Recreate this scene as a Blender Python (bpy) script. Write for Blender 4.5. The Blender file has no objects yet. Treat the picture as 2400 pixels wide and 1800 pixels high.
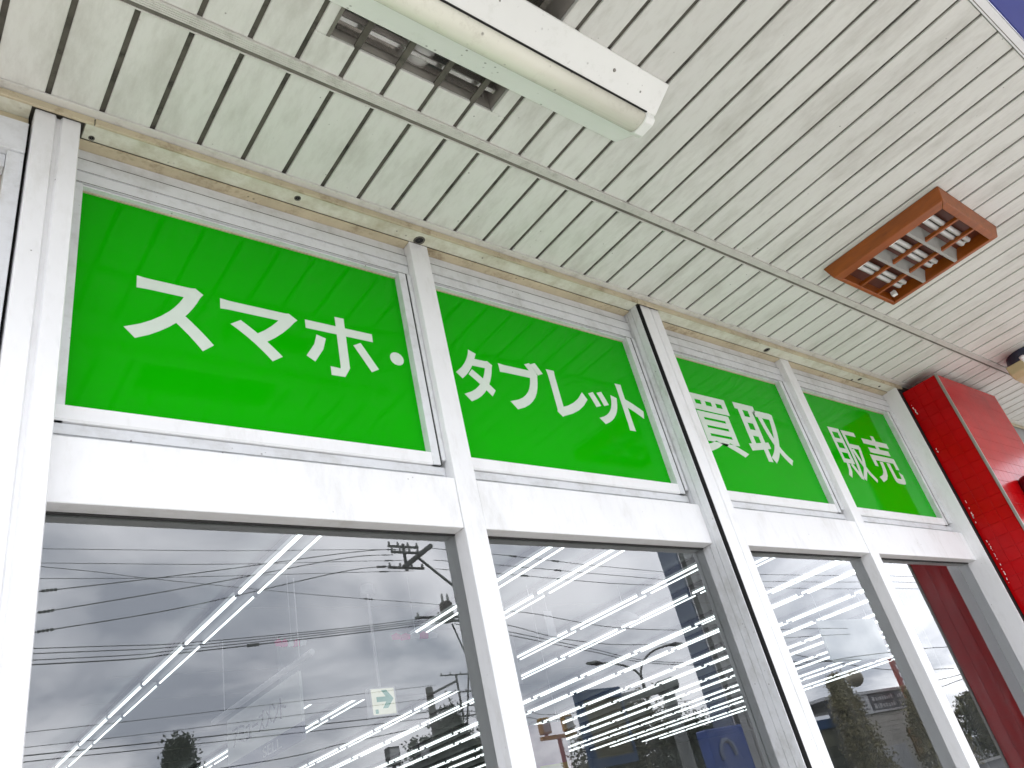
import bpy, bmesh, math, random
from mathutils import Vector, Matrix
random.seed(7)
sc = bpy.context.scene
COL = sc.collection

# ------------------------------------------------------------------ camera
cam_d = bpy.data.cameras.new('camera')
cam = bpy.data.objects.new('camera', cam_d); COL.objects.link(cam)
RGT = Vector((0.78085462, -0.58724584, -0.21309244))
DWN = Vector((0.1613534, 0.51911716, -0.83933453))
FWD = Vector((0.60351566, 0.62101506, 0.50010914))
m = Matrix.Identity(4)
for i in range(3):
    m[i][0] = RGT[i]; m[i][1] = -DWN[i]; m[i][2] = -FWD[i]
m[0][3], m[1][3], m[2][3] = 0.0, -1.5, 1.6
cam.matrix_world = m
cam_d.sensor_width = 36.0
cam_d.lens = 27.61
cam_d.clip_start = 0.02
cam_d.clip_end = 2000
sc.camera = cam

# ------------------------------------------------------------------ world: overcast sky
SUN_EL, SUN_AZ = math.radians(52), math.radians(200)
w = bpy.data.worlds.new('World'); sc.world = w; w.use_nodes = True
nt = w.node_tree; N = nt.nodes; L = nt.links
for n in list(N): N.remove(n)
out = N.new('ShaderNodeOutputWorld'); bg = N.new('ShaderNodeBackground')
bg.inputs['Strength'].default_value = 0.11
sky = N.new('ShaderNodeTexSky'); sky.sky_type = 'NISHITA'; sky.sun_disc = False
sky.sun_elevation = SUN_EL; sky.sun_rotation = SUN_AZ
tc = N.new('ShaderNodeTexCoord'); sep = N.new('ShaderNodeSeparateXYZ')
L.new(tc.outputs['Generated'], sep.inputs[0])
def wmath(op, a, b=None):
    n = N.new('ShaderNodeMath'); n.operation = op
    for i, v in enumerate((a, b)):
        if v is None: continue
        if isinstance(v, (int, float)): n.inputs[i].default_value = v
        else: L.new(v, n.inputs[i])
    return n.outputs[0]
zc = wmath('MAXIMUM', sep.outputs['Z'], 0.0)
den = wmath('ADD', zc, 0.30)
cx = wmath('DIVIDE', sep.outputs['X'], den); cy = wmath('DIVIDE', sep.outputs['Y'], den)
cmb = N.new('ShaderNodeCombineXYZ'); L.new(cx, cmb.inputs[0]); L.new(cy, cmb.inputs[1])
no = N.new('ShaderNodeTexNoise'); no.inputs['Scale'].default_value = 2.0; no.inputs['Detail'].default_value = 7
no.inputs['Roughness'].default_value = 0.55; no.inputs['Distortion'].default_value = 0.5
L.new(cmb.outputs[0], no.inputs['Vector'])
cr = N.new('ShaderNodeValToRGB'); L.new(no.outputs['Fac'], cr.inputs[0])
cr.color_ramp.elements[0].position = 0.40; cr.color_ramp.elements[0].color = (0.36, 0.38, 0.435, 1)
cr.color_ramp.elements[1].position = 0.64; cr.color_ramp.elements[1].color = (1.0, 1.0, 1.03, 1)
sca = N.new('ShaderNodeVectorMath'); sca.operation = 'SCALE'; sca.inputs['Scale'].default_value = 12.5
L.new(cr.outputs[0], sca.inputs[0])
mx = N.new('ShaderNodeMixRGB'); mx.inputs[0].default_value = 0.9
L.new(sky.outputs[0], mx.inputs[1]); L.new(sca.outputs[0], mx.inputs[2])
L.new(mx.outputs[0], bg.inputs['Color']); L.new(bg.outputs[0], out.inputs[0])

sun_d = bpy.data.lights.new('sun', 'SUN'); sun_d.energy = 1.0; sun_d.angle = math.radians(18); sun_d.color = (1, 0.96, 0.9)
sun = bpy.data.objects.new('sun', sun_d); COL.objects.link(sun)
sun_dir = Vector((math.sin(SUN_AZ)*math.cos(SUN_EL), math.cos(SUN_AZ)*math.cos(SUN_EL), math.sin(SUN_EL)))
sun.rotation_euler = sun_dir.to_track_quat('Z', 'Y').to_euler(); sun.location = (0, -10, 20)

vs = sc.view_settings
vs.view_transform = 'Standard'; vs.look = 'None'; vs.gamma = 1.0; vs.use_curve_mapping = False
vs.exposure = 1.83
sc.render.engine = 'CYCLES'
cy_ = sc.cycles
cy_.max_bounces = 10; cy_.diffuse_bounces = 5; cy_.glossy_bounces = 5; cy_.transparent_max_bounces = 12; cy_.transmission_bounces = 6
cy_.use_denoising = True
cy_.sample_clamp_indirect = 6.0
cy_.caustics_reflective = False; cy_.caustics_refractive = False

# ------------------------------------------------------------------ units: 1 D = 1.5 m, the distance from camera to glass
D = 1.5
KS = 1.0     # hung things were surveyed on a plane of their own; this brings them to their true distance
def X(u): return D*u*KS
def Y(v): return D*(v*KS-1.0)
def Z(w_): return 1.6 + D*w_*KS

# ------------------------------------------------------------------ materials
MATS = {}
def mat(name, col, rough=0.5, var=0.0, vscale=6.0, stretch=(1, 1, 1), dirt=None, speck=None, bump=0.0, bscale=40.0,
        metal=0.0, spec=0.5, emit=None, estr=0.0, coat=0.0, rvar=0.0, dirt2=None):
    """procedural Principled material; all noise runs in world position so that no two pieces repeat"""
    if name in MATS: return MATS[name]
    M = bpy.data.materials.new(name); M.use_nodes = True
    t = M.node_tree; n = t.nodes; l = t.links
    b = n['Principled BSDF']
    b.inputs['Roughness'].default_value = rough; b.inputs['Metallic'].default_value = metal
    b.inputs['Specular IOR Level'].default_value = spec
    if coat: b.inputs['Coat Weight'].default_value = coat; b.inputs['Coat Roughness'].default_value = 0.04
    geo = n.new('ShaderNodeNewGeometry'); mp = n.new('ShaderNodeMapping'); mp.inputs['Scale'].default_value = stretch
    l.new(geo.outputs['Position'], mp.inputs['Vector'])
    def rgb(c):
        x = n.new('ShaderNodeRGB'); x.outputs[0].default_value = (*c, 1); return x.outputs[0]
    cur = rgb(col)
    def noise(scale, detail=4, rough_=0.6, vec=None):
        x = n.new('ShaderNodeTexNoise'); x.inputs['Scale'].default_value = scale; x.inputs['Detail'].default_value = detail
        x.inputs['Roughness'].default_value = rough_; l.new(vec or mp.outputs[0], x.inputs['Vector']); return x.outputs['Fac']
    def ramp(f, a, bb):
        x = n.new('ShaderNodeMapRange'); x.inputs['From Min'].default_value = a; x.inputs['From Max'].default_value = bb
        l.new(f, x.inputs['Value']); return x.outputs[0]
    def mix(f, a, c, k=1.0):
        x = n.new('ShaderNodeMixRGB')
        if k != 1.0:
            y = n.new('ShaderNodeMath'); y.operation = 'MULTIPLY'; y.inputs[1].default_value = k; l.new(f, y.inputs[0]); f = y.outputs[0]
        l.new(f, x.inputs[0]); l.new(a, x.inputs[1]); l.new(c, x.inputs[2]); return x.outputs[0]
    if var:
        cur = mix(ramp(noise(vscale), 0.3, 0.72), cur, rgb(tuple(c*(1-var) for c in col)))
    if dirt:      # (colour, amount, scale, lo, hi)
        dc, am, ds, lo, hi = dirt
        cur = mix(ramp(noise(ds, 8, 0.72), lo, hi), cur, rgb(dc), am)
    if dirt2:
        dc, am, ds, lo, hi = dirt2
        cur = mix(ramp(noise(ds, 5, 0.6), lo, hi), cur, rgb(dc), am)
    if speck:     # (colour, scale, size)
        s_c, s_s, s_z = speck
        v = n.new('ShaderNodeTexVoronoi'); v.inputs['Scale'].default_value = s_s
        l.new(geo.outputs['Position'], v.inputs['Vector'])
        f1 = ramp(v.outputs['Distance'], s_z, s_z*0.45)
        gate = ramp(noise(s_s*0.23, 2), 0.5, 0.62)
        x = n.new('ShaderNodeMath'); x.operation = 'MULTIPLY'; l.new(f1, x.inputs[0]); l.new(gate, x.inputs[1])
        cur = mix(x.outputs[0], cur, rgb(s_c), 0.85)
    l.new(cur, b.inputs['Base Color'])
    if rvar:
        x = n.new('ShaderNodeMapRange'); x.inputs['To Min'].default_value = max(0.02, rough-rvar); x.inputs['To Max'].default_value = rough+rvar
        l.new(noise(vscale*2.3), x.inputs['Value']); l.new(x.outputs[0], b.inputs['Roughness'])
    if bump:
        bp = n.new('ShaderNodeBump'); bp.inputs['Strength'].default_value = bump; bp.inputs['Distance'].default_value = 0.004
        l.new(noise(bscale, 5), bp.inputs['Height']); l.new(bp.outputs[0], b.inputs['Normal'])
    if emit:
        b.inputs['Emission Color'].default_value = (*emit, 1); b.inputs['Emission Strength'].default_value = estr
    MATS[name] = M
    return M

WHITE = mat('white_painted_aluminium', (0.80, 0.80, 0.81), 0.38, var=0.06, vscale=5, stretch=(1, 1, 0.35),
            dirt=((0.36, 0.34, 0.28), 0.45, 9, 0.53, 0.82), dirt2=((0.45, 0.44, 0.40), 0.16, 45, 0.52, 0.80), speck=((0.16, 0.15, 0.13), 24, 0.06), bump=0.10, bscale=55, rvar=0.1)
SASHM = mat('sash_aluminium', (0.70, 0.71, 0.73), 0.35, var=0.10, vscale=7, stretch=(0.6, 1, 0.6),
            dirt=((0.28, 0.27, 0.23), 0.55, 14, 0.50, 0.80), dirt2=((0.36, 0.35, 0.31), 0.35, 50, 0.52, 0.78), speck=((0.08, 0.07, 0.06), 34, 0.10), bump=0.05, rvar=0.1)
CREAM = mat('weathered_cream_paint', (0.70, 0.70, 0.60), 0.5, var=0.10, vscale=4,
            dirt=((0.30, 0.25, 0.11), 0.65, 6, 0.46, 0.74), dirt2=((0.36, 0.32, 0.20), 0.4, 30, 0.5, 0.76), speck=((0.06, 0.05, 0.04), 30, 0.12), bump=0.15, bscale=60)
OCHRE = mat('yellowed_trim', (0.60, 0.52, 0.36), 0.55, var=0.30, vscale=6, dirt=((0.16, 0.09, 0.04), 0.7, 16, 0.52, 0.72),
            speck=((0.05, 0.04, 0.03), 40, 0.16), bump=0.2, bscale=70)
SOFFIT = mat('soffit_panel_paint', (0.70, 0.70, 0.665), 0.55, var=0.05, vscale=2.2, stretch=(1.6, 0.5, 1),
             dirt=((0.24, 0.225, 0.18), 0.50, 6.5, 0.47, 0.80), dirt2=((0.42, 0.40, 0.35), 0.24, 38, 0.48, 0.80), speck=((0.08, 0.07, 0.06), 30, 0.085), bump=0.06, bscale=30)
JOINT = mat('joint_grime_and_gap_dark', (0.12, 0.11, 0.09), 0.8, var=0.45, vscale=14, dirt=((0.02, 0.018, 0.015), 0.85, 20, 0.50, 0.66), bump=0.3, bscale=80)
TRIM = mat('ribbed_trim_metal', (0.66, 0.65, 0.61), 0.42, var=0.12, vscale=8, dirt=((0.2, 0.18, 0.15), 0.5, 22, 0.52, 0.76))
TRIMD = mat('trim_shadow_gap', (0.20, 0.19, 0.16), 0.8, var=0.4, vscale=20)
GAP = mat('black_gap', (0.012, 0.012, 0.012), 0.9)
GASKET = mat('dark_gasket', (0.03, 0.03, 0.03), 0.7)
GREEN = mat('green_window_film', (0.003, 0.385, 0.0001), 0.06, var=0.10, vscale=1.3, spec=0.11, rvar=0.03, dirt=((0.03, 0.30, 0.02), 0.35, 9, 0.55, 0.8))
LETTER = mat('white_cut_letter_film', (0.62, 0.70, 0.62), 0.2, var=0.05, vscale=30)
RED = mat('red_glazed_tile', (0.48, 0.002, 0.004), 0.2, spec=0.14, var=0.22, vscale=9, bump=0.05, bscale=90, rvar=0.08)
REDG = mat('red_grout', (0.47, 0.004, 0.006), 0.5)
CHIP = mat('bare_white_chip', (0.8, 0.78, 0.75), 0.7)
METAL = mat('grey_corner_metal', (0.30, 0.28, 0.25), 0.45, var=0.2, vscale=20)
BLUE = mat('blue_fascia_panel', (0.035, 0.05, 0.30), 0.35, var=0.15, vscale=5)
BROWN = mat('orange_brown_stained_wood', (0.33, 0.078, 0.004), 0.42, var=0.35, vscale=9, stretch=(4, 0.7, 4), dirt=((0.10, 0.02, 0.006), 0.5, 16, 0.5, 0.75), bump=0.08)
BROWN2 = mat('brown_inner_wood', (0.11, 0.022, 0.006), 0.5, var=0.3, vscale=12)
LAMPW = mat('white_enamel', (0.88, 0.89, 0.86), 0.3, var=0.04, vscale=6, speck=((0.10, 0.09, 0.07), 42, 0.17), dirt=((0.4, 0.4, 0.32), 0.3, 18, 0.56, 0.8))
TUBEOFF = mat('unlit_lamp_cover', (0.82, 0.81, 0.70), 0.25, var=0.05, vscale=5, speck=((0.10, 0.09, 0.07), 38, 0.18), dirt=((0.33, 0.30, 0.2), 0.4, 15, 0.55, 0.78))
TUBEW = mat('unlit_glass_tube', (0.52, 0.52, 0.51), 0.2)
STEEL = mat('dull_reflector_steel', (0.66, 0.63, 0.59), 0.22, metal=0.8, var=0.3, vscale=7)
DARKBOX = mat('dusty_box_inside', (0.44, 0.41, 0.37), 0.4, var=0.3, vscale=6)
TEAL = mat('teal_lampholder', (0.05, 0.16, 0.15), 0.4)
BULB = mat('frosted_bulb', (0.50, 0.50, 0.48), 0.3)
GREYW = mat('dulled_white_louvre', (0.36, 0.36, 0.34), 0.4, var=0.15, vscale=20)
BEIGE = mat('beige_plastic', (0.52, 0.43, 0.24), 0.5, var=0.2, vscale=12)
NAVY = mat('dark_blue_plastic', (0.03, 0.035, 0.07), 0.4)
REDLAMP = mat('deep_red_plastic', (0.07, 0.004, 0.009), 0.2, coat=0.2)
BLACK = mat('black_plastic', (0.012, 0.012, 0.014), 0.4)
GREYWALL = mat('grey_render', (0.36, 0.36, 0.36), 0.7, var=0.2, vscale=4, bump=0.2)
ASPHALT = mat('asphalt', (0.06, 0.06, 0.062), 0.85, var=0.35, vscale=3, bump=0.4, bscale=120)
CONC = mat('pale_concrete', (0.44, 0.43, 0.40), 0.8, var=0.2, vscale=2, dirt=((0.2, 0.19, 0.17), 0.5, 3, 0.5, 0.8), bump=0.2, bscale=60)
LINE = mat('road_paint', (0.75, 0.75, 0.72), 0.6, var=0.1, vscale=20)
CEIL = mat('interior_ceiling_board', (0.50, 0.53, 0.52), 0.8, var=0.06, vscale=1.2)
INWALL = mat('interior_wall', (0.42, 0.43, 0.43), 0.8, var=0.06, vscale=1)
INFLOOR = mat('interior_vinyl_floor', (0.22, 0.21, 0.2), 0.4, var=0.1, vscale=2)
TUBEON = mat('lit_fluorescent_tube', (0.9, 0.9, 0.9), 0.4, emit=(0.93, 0.98, 1.0), estr=0.8)
HOUSING = mat('light_housing', (0.10, 0.105, 0.105), 0.5)
SIGNW = mat('pale_sign_board', (0.85, 0.86, 0.83), 0.6)
SIGNP = mat('grey_violet_band', (0.20, 0.20, 0.30), 0.6)
SIGNT = mat('dark_sign_ink', (0.05, 0.05, 0.05), 0.6)
EXITW = mat('backlit_exit_panel', (0.5, 0.5, 0.40), 0.4, emit=(1.0, 0.96, 0.74), estr=0.13)
EXITG = mat('backlit_exit_green', (0.02, 0.14, 0.08), 0.4, emit=(0.03, 0.42, 0.25), estr=0.09)
PINK = mat('pink_card', (0.90, 0.06, 0.28), 0.5, var=0.2, vscale=10)
WCARD = mat('white_card', (0.8, 0.78, 0.8), 0.5)
POLEC = mat('weathered_concrete_pole', (0.16, 0.15, 0.13), 0.85, var=0.2, vscale=6)
STEELD = mat('dark_galvanised_steel', (0.075, 0.075, 0.07), 0.6, var=0.2, vscale=12)
WIRE = mat('black_cable', (0.02, 0.02, 0.022), 0.6)
PORC = mat('porcelain', (0.3, 0.3, 0.28), 0.3)
LAMPP = mat('lamp_post_paint', (0.06, 0.055, 0.05), 0.5)
SIGNB = mat('navy_sign_blue', (0.012, 0.06, 0.16), 0.4, var=0.15, vscale=2)
SIGNO = mat('olive_sign_face', (0.17, 0.155, 0.085), 0.5, var=0.3, vscale=2.5)
GANTRY = mat('grey_gantry_paint', (0.20, 0.21, 0.20), 0.5, var=0.15, vscale=2)
PYB = mat('pylon_blue_side', (0.085, 0.115, 0.19), 0.4, var=0.2, vscale=1.5)
PYD = mat('pylon_dark_front', (0.022, 0.02, 0.014), 0.5, var=0.4, vscale=1.5)
YEL = mat('yellow_paint', (0.45, 0.24, 0.01), 0.5, var=0.2, vscale=6)
REDP = mat('rusty_red_paint', (0.30, 0.025, 0.015), 0.5, var=0.25, vscale=6)
BARK = mat('bark', (0.07, 0.05, 0.035), 0.9, var=0.4, vscale=8, bump=0.4)
def leafmat(nm, c): return mat(nm, c, 0.6, var=0.55, vscale=3.0, spec=0.3)
LEAF_D = leafmat('dark_needle_leaf', (0.04, 0.06, 0.022)); LEAF_O = leafmat('olive_leaf', (0.11, 0.105, 0.04)); LEAF_Y = leafmat('golden_leaf', (0.24, 0.21, 0.10))

def glass_material():
    M = bpy.data.materials.new('window_glass'); M.use_nodes = True
    t = M.node_tree; n = t.nodes; l = t.links
    for x in list(n): n.remove(x)
    o = n.new('ShaderNodeOutputMaterial'); mxs = n.new('ShaderNodeMixShader')
    tr = n.new('ShaderNodeBsdfTransparent'); tr.inputs[0].default_value = (0.80, 0.86, 0.84, 1)
    gl = n.new('ShaderNodeBsdfGlossy'); gl.inputs['Roughness'].default_value = 0.0; gl.inputs[0].default_value = (0.97, 0.98, 1.0, 1)
    # two faces of one sheet: R2 = 2R / (1 + R)
    fr = n.new('ShaderNodeFresnel'); fr.inputs['IOR'].default_value = 1.70
    a = n.new('ShaderNodeMath'); a.operation = 'ADD'; a.inputs[1].default_value = 1.0; l.new(fr.outputs[0], a.inputs[0])
    b = n.new('ShaderNodeMath'); b.operation = 'MULTIPLY'; b.inputs[1].default_value = 2.0; l.new(fr.outputs[0], b.inputs[0])
    c = n.new('ShaderNodeMath'); c.operation = 'DIVIDE'; l.new(b.outputs[0], c.inputs[0]); l.new(a.outputs[0], c.inputs[1])
    # slightly uneven float glass
    geo = n.new('ShaderNodeNewGeometry'); nz = n.new('ShaderNodeTexNoise'); nz.inputs['Scale'].default_value = 1.4; nz.inputs['Detail'].default_value = 1
    l.new(geo.outputs['Position'], nz.inputs['Vector'])
    bp = n.new('ShaderNodeBump'); bp.inputs['Strength'].default_value = 0.06; bp.inputs['Distance'].default_value = 0.01
    l.new(nz.outputs['Fac'], bp.inputs['Height']); l.new(bp.outputs[0], gl.inputs['Normal'])
    l.new(c.outputs[0], mxs.inputs[0]); l.new(tr.outputs[0], mxs.inputs[1]); l.new(gl.outputs[0], mxs.inputs[2])
    # thin dust and wipe marks on the face
    dn = n.new('ShaderNodeTexNoise'); dn.inputs['Scale'].default_value = 5.0; dn.inputs['Detail'].default_value = 8; dn.inputs['Roughness'].default_value = 0.7
    mp = n.new('ShaderNodeMapping'); mp.inputs['Rotation'].default_value = (0, 0.5, 0); mp.inputs['Scale'].default_value = (2.2, 1, 0.5)
    l.new(geo.outputs['Position'], mp.inputs['Vector']); l.new(mp.outputs[0], dn.inputs['Vector'])
    dr = n.new('ShaderNodeMapRange'); dr.inputs['From Min'].default_value = 0.48; dr.inputs['From Max'].default_value = 0.8
    dr.inputs['To Min'].default_value = 0.008; dr.inputs['To Max'].default_value = 0.07; l.new(dn.outputs['Fac'], dr.inputs['Value'])
    df = n.new('ShaderNodeBsdfDiffuse'); df.inputs[0].default_value = (0.55, 0.56, 0.56, 1)
    m2 = n.new('ShaderNodeMixShader'); l.new(dr.outputs[0], m2.inputs[0]); l.new(mxs.outputs[0], m2.inputs[1]); l.new(df.outputs[0], m2.inputs[2])
    l.new(m2.outputs[0], o.inputs[0])
    return M
GLASS = glass_material()

# ------------------------------------------------------------------ mesh helpers
class MB:
    def __init__(s): s.v = []; s.f = []; s.sm = []
    def add(s, vs_, fs, smooth=False):
        o = len(s.v); s.v += [tuple(p) for p in vs_]
        for f in fs: s.f.append(tuple(o+i for i in f)); s.sm.append(smooth)
        return s
    def box(s, x0, x1, y0, y1, z0, z1):
        return s.add([(x0,y0,z0),(x1,y0,z0),(x1,y1,z0),(x0,y1,z0),(x0,y0,z1),(x1,y0,z1),(x1,y1,z1),(x0,y1,z1)],
                     [(3,2,1,0),(4,5,6,7),(0,1,5,4),(1,2,6,5),(2,3,7,6),(3,0,4,7)])
    def prism(s, prof, a0, a1, axis):
        """closed profile swept along axis; prof in the two other axes (x: (y,z); z: (x,y); y: (x,z))"""
        n = len(prof)
        def P(p, a):
            return (a, p[0], p[1]) if axis == 'x' else ((p[0], p[1], a) if axis == 'z' else (p[0], a, p[1]))
        vs_ = [P(p, a0) for p in prof] + [P(p, a1) for p in prof]
        fs = [(i, (i+1) % n, n+(i+1) % n, n+i) for i in range(n)] + [tuple(reversed(range(n))), tuple(range(n, 2*n))]
        return s.add(vs_, fs)
    def tube(s, pts, rads, seg=8, cap=True, smooth=True):
        pts = [Vector(p) for p in pts]
        if isinstance(rads, (int, float)): rads = [rads]*len(pts)
        vs_ = []; up0 = None
        for i, p in enumerate(pts):
            d = (pts[min(i+1, len(pts)-1)] - pts[max(i-1, 0)]).normalized()
            a = up0 if up0 is not None else (Vector((0,0,1)) if abs(d.z) < 0.9 else Vector((1,0,0)))
            u = (a - d*a.dot(d)).normalized(); v_ = d.cross(u); up0 = u
            for k in range(seg):
                t_ = 2*math.pi*k/seg
                vs_.append(p + (u*math.cos(t_) + v_*math.sin(t_))*rads[i])
        fs = []
        for i in range(len(pts)-1):
            for k in range(seg):
                k2 = (k+1) % seg
                fs.append((i*seg+k, i*seg+k2, (i+1)*seg+k2, (i+1)*seg+k))
        s.add(vs_, fs, smooth)
        if cap:
            n = len(pts)
            s.add([vs_[k] for k in range(seg)], [tuple(reversed(range(seg)))])
            s.add([vs_[(n-1)*seg+k] for k in range(seg)], [tuple(range(seg))])
        return s
    def lathe(s, c, prof, seg=16, smooth=True):
        vs_ = []; fs = []
        for (r, z) in prof:
            for k in range(seg):
                t_ = 2*math.pi*k/seg; vs_.append((c[0]+r*math.cos(t_), c[1]+r*math.sin(t_), c[2]+z))
        for i in range(len(prof)-1):
            for k in range(seg):
                k2 = (k+1) % seg; fs.append((i*seg+k, i*seg+k2, (i+1)*seg+k2, (i+1)*seg+k))
        return s.add(vs_, fs, smooth)
    def mesh(s, name, bevel=0.0, seg=1):
        me = bpy.data.meshes.new(name); me.from_pydata(s.v, [], s.f)
        me.polygons.foreach_set('use_smooth', s.sm)
        bm = bmesh.new(); bm.from_mesh(me)
        bmesh.ops.recalc_face_normals(bm, faces=bm.faces)
        if bevel:
            bmesh.ops.bevel(bm, geom=bm.edges[:], offset=bevel, segments=seg, affect='EDGES', profile=0.5, clamp_overlap=True)
        bm.to_mesh(me); bm.free(); me.update()
        return me
    def build(s, name, material, parent=None, bevel=0.0, loc=None, seg=1):
        return put(name, s.mesh(name, bevel, seg), material, parent, loc)

def put(name, me, material, parent=None, loc=None, local=False):
    if not me.materials: me.materials.append(material)
    o = bpy.data.objects.new(name, me); COL.objects.link(o)
    if loc is not None: o.location = loc
    if parent is not None:
        o.parent = parent
        if not local:
            p = parent; off = Vector((0, 0, 0))
            while p is not None:
                off += p.location; p = p.parent
            if parent.type != 'EMPTY' and parent.parent is not None and parent.location.length == 0:
                off = Vector((0, 0, 0))      # mesh parents hold world-space vertices and carry no offset of their own
                o.matrix_parent_inverse = Matrix.Identity(4)
            else:
                o.matrix_parent_inverse = Matrix.Translation(-off)
    return o
def tag(o, label=None, cat=None, group=None, kind=None):
    if label: o['label'] = label
    if cat: o['category'] = cat
    if group: o['group'] = group
    if kind: o['kind'] = kind
    return o
def thing(name, label, cat, loc, group=None):
    o = bpy.data.objects.new(name, None); COL.objects.link(o); o.location = loc; o.empty_display_size = 0.1
    return tag(o, label, cat, group)
def part_empty(name, parent):
    """an Empty that groups sub-parts under a thing, in world space"""
    o = bpy.data.objects.new(name, None); COL.objects.link(o); o.parent = parent
    o.matrix_parent_inverse = Matrix.Translation(-parent.location); o.empty_display_size = 0.05
    return o
def B(x0, x1, y0, y1, z0, z1):
    return MB().box(X(x0), X(x1), Y(y0), Y(y1), Z(z0), Z(z1))
def sub(name, me_mb, material, pe, bevel=0.0):
    """sub-part under a part Empty (identity world matrix)"""
    o = bpy.data.objects.new(name, me_mb.mesh(name, bevel) if isinstance(me_mb, MB) else me_mb); COL.objects.link(o)
    if not o.data.materials: o.data.materials.append(material)
    o.parent = pe
    return o
GROUND_W = -1.6/1.5    # ground level in D units

# ================================================================== SETTING: ground
g = MB(); g.add([(-900,-900,-0.02),(900,-900,-0.02),(900,900,-0.02),(-900,900,-0.02)], [(0,1,2,3)])
tag(g.build('ground', ASPHALT), kind='structure')
pv = MB().box(-8, 40, -9.0, -0.02, -0.1, 0.03); tag(pv.build('pavement', CONC), kind='structure')
rd = MB(); rd.add([(-300,-34,-0.008),(300,-34,-0.008),(300,-24,-0.008),(-300,-24,-0.008)], [(0,1,2,3)])
road = tag(rd.build('road', ASPHALT), kind='structure')
for yy in (-24.35, -29.06, -33.8):
    q = MB(); q.add([(-300,yy,-0.003),(300,yy,-0.003),(300,yy+0.15,-0.003),(-300,yy+0.15,-0.003)], [(0,1,2,3)]); q.build('road_line', LINE, road)
tag(MB().box(-300, 300, -24.0, -23.8, -0.1, 0.12).build('kerb', CONC, None, 0.01), kind='structure')
tag(MB().box(-300, 300, -36.4, -34.0, -0.1, 0.12).build('footpath', CONC, None, 0.01), kind='structure')

# ================================================================== SETTING: shop interior
tag(MB().box(-6, 32, 0.08, 20, 3.68, 3.80).build('ceiling', CEIL), kind='structure')
ceil_ = [o for o in COL.objects if o.name == 'ceiling'][0]
for i in range(20):
    MB().box(1.75, 32, 0.9+0.91*i, 0.912+0.91*i, 3.677, 3.681).build('ceiling_joint', DARKBOX, ceil_)
tag(MB().box(-6, 1.72, 0.08, 20, 3.56, 3.679).build('ceiling_bulkhead', CEIL), kind='structure')
tag(MB().box(-6, 32, 0.08, 20, -0.2, -0.005).build('shop_floor', INFLOOR), kind='structure')
tag(MB().box(-6, 32, 20, 20.2, 0, 3.9).build('wall_back', INWALL), kind='structure')
tag(MB().box(-6.2, -6, 0.0, 20.2, 0, 3.9).build('wall_side_near', INWALL), kind='structure')
tag(MB().box(32, 32.2, 0.0, 20.2, 0, 3.9).build('wall_side_far', INWALL), kind='structure')

# ================================================================== SHOPFRONT
front = thing('shopfront', 'white aluminium shopfront with green upper windows lettered in white', 'shopfront', (X(1.5), 0.0, 0.0))
YF = 0.97
TOP = 1.092
ZB = GROUND_W + 0.02
def fluted_post(x0, x1, g0, g1, yf=0.940, top=TOP):
    p = [(X(x0), Y(1.03)), (X(x0), Y(yf+0.002)), (X(x0)+0.002, Y(yf)), (X(g0), Y(yf)), (X(g0)+0.004, Y(yf+0.006)), (X(g1)-0.004, Y(yf+0.006)),
         (X(g1), Y(yf)), (X(x1)-0.002, Y(yf)), (X(x1), Y(yf+0.002)), (X(x1), Y(1.03))]
    return MB().prism(p, Z(ZB), Z(top), 'z')
fluted_post(0.0865, 0.1485, 0.1135, 0.1235).build('post', WHITE, front)
B(0.756, 0.800, 0.968, 1.03, ZB, TOP-0.0005).build('mullion', WHITE, front, 0.0015)
# jamb of the second bay: stepped, then a gap darkened with solid black strips, then the next post
pj = [(1.409,1.03),(1.409,0.9815),(1.4102,0.9815),(1.4102,0.979),(1.408,0.979),(1.408,0.9655),(1.4095,0.9655),(1.4095,0.9635),(1.4075,0.9635),(1.4075,0.946),(1.4098,0.946),(1.4115,1.03)]
MB().prism([(X(a), Y(b)) for a, b in pj], Z(ZB), Z(TOP), 'z').build('jamb', SASHM, front)
B(1.4120, 1.4183, 1.000, 1.03, ZB, TOP).build('gap_shade_fill', GAP, front)
B(1.4168, 1.4184, 0.9404, 0.9995, ZB, TOP).build('gap_shade_fill', GAP, front)  # black strip on the post side paints in the gap's darkness
fluted_post(1.4185, 1.488, 1.455, 1.460, yf=0.940).build('post', WHITE, front)
B(2.073, 2.117, 0.968, 1.03, ZB, TOP-0.0005).build('mullion', WHITE, front, 0.0015)
B(2.740, 2.7455, 0.9355, 1.03, ZB, TOP).build('jamb', WHITE, front, 0.001)
B(2.7460, 2.800, 0.9400, 1.03, ZB, TOP).build('gap_shade_fill', GAP, front)  # solid black piece closes the gap and stands for its shade
# neighbouring bay beside the first post
B(0.0825, 0.0862, 0.975, 1.03, ZB, TOP).build('gap_shade_fill', GAP, front)  # black fill in place of a shaded gap
B(0.061, 0.082, 0.955, 1.03, ZB, 1.005).build('jamb', SASHM, front, 0.001)
B(-0.50, 0.082, 0.951, 1.03, 1.0055, 1.068).build('window_head', SASHM, front, 0.001)
B(-0.50, 0.082, 0.963, 1.03, 1.0682, TOP-0.0006).build('window_head', OCHRE, front, 0.001)
OLDGLASS = mat('dusty_beige_blind', (0.50, 0.46, 0.36), 0.5, var=0.1, vscale=5)
B(-0.50, 0.0605, 0.985, 1.02, ZB, 1.005).build('blind_panel', OLDGLASS, front)
B(-0.50, 0.0605, 0.965, 0.9845, 0.980, 1.0045).build('window_head', SASHM, front, 0.001)

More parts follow.
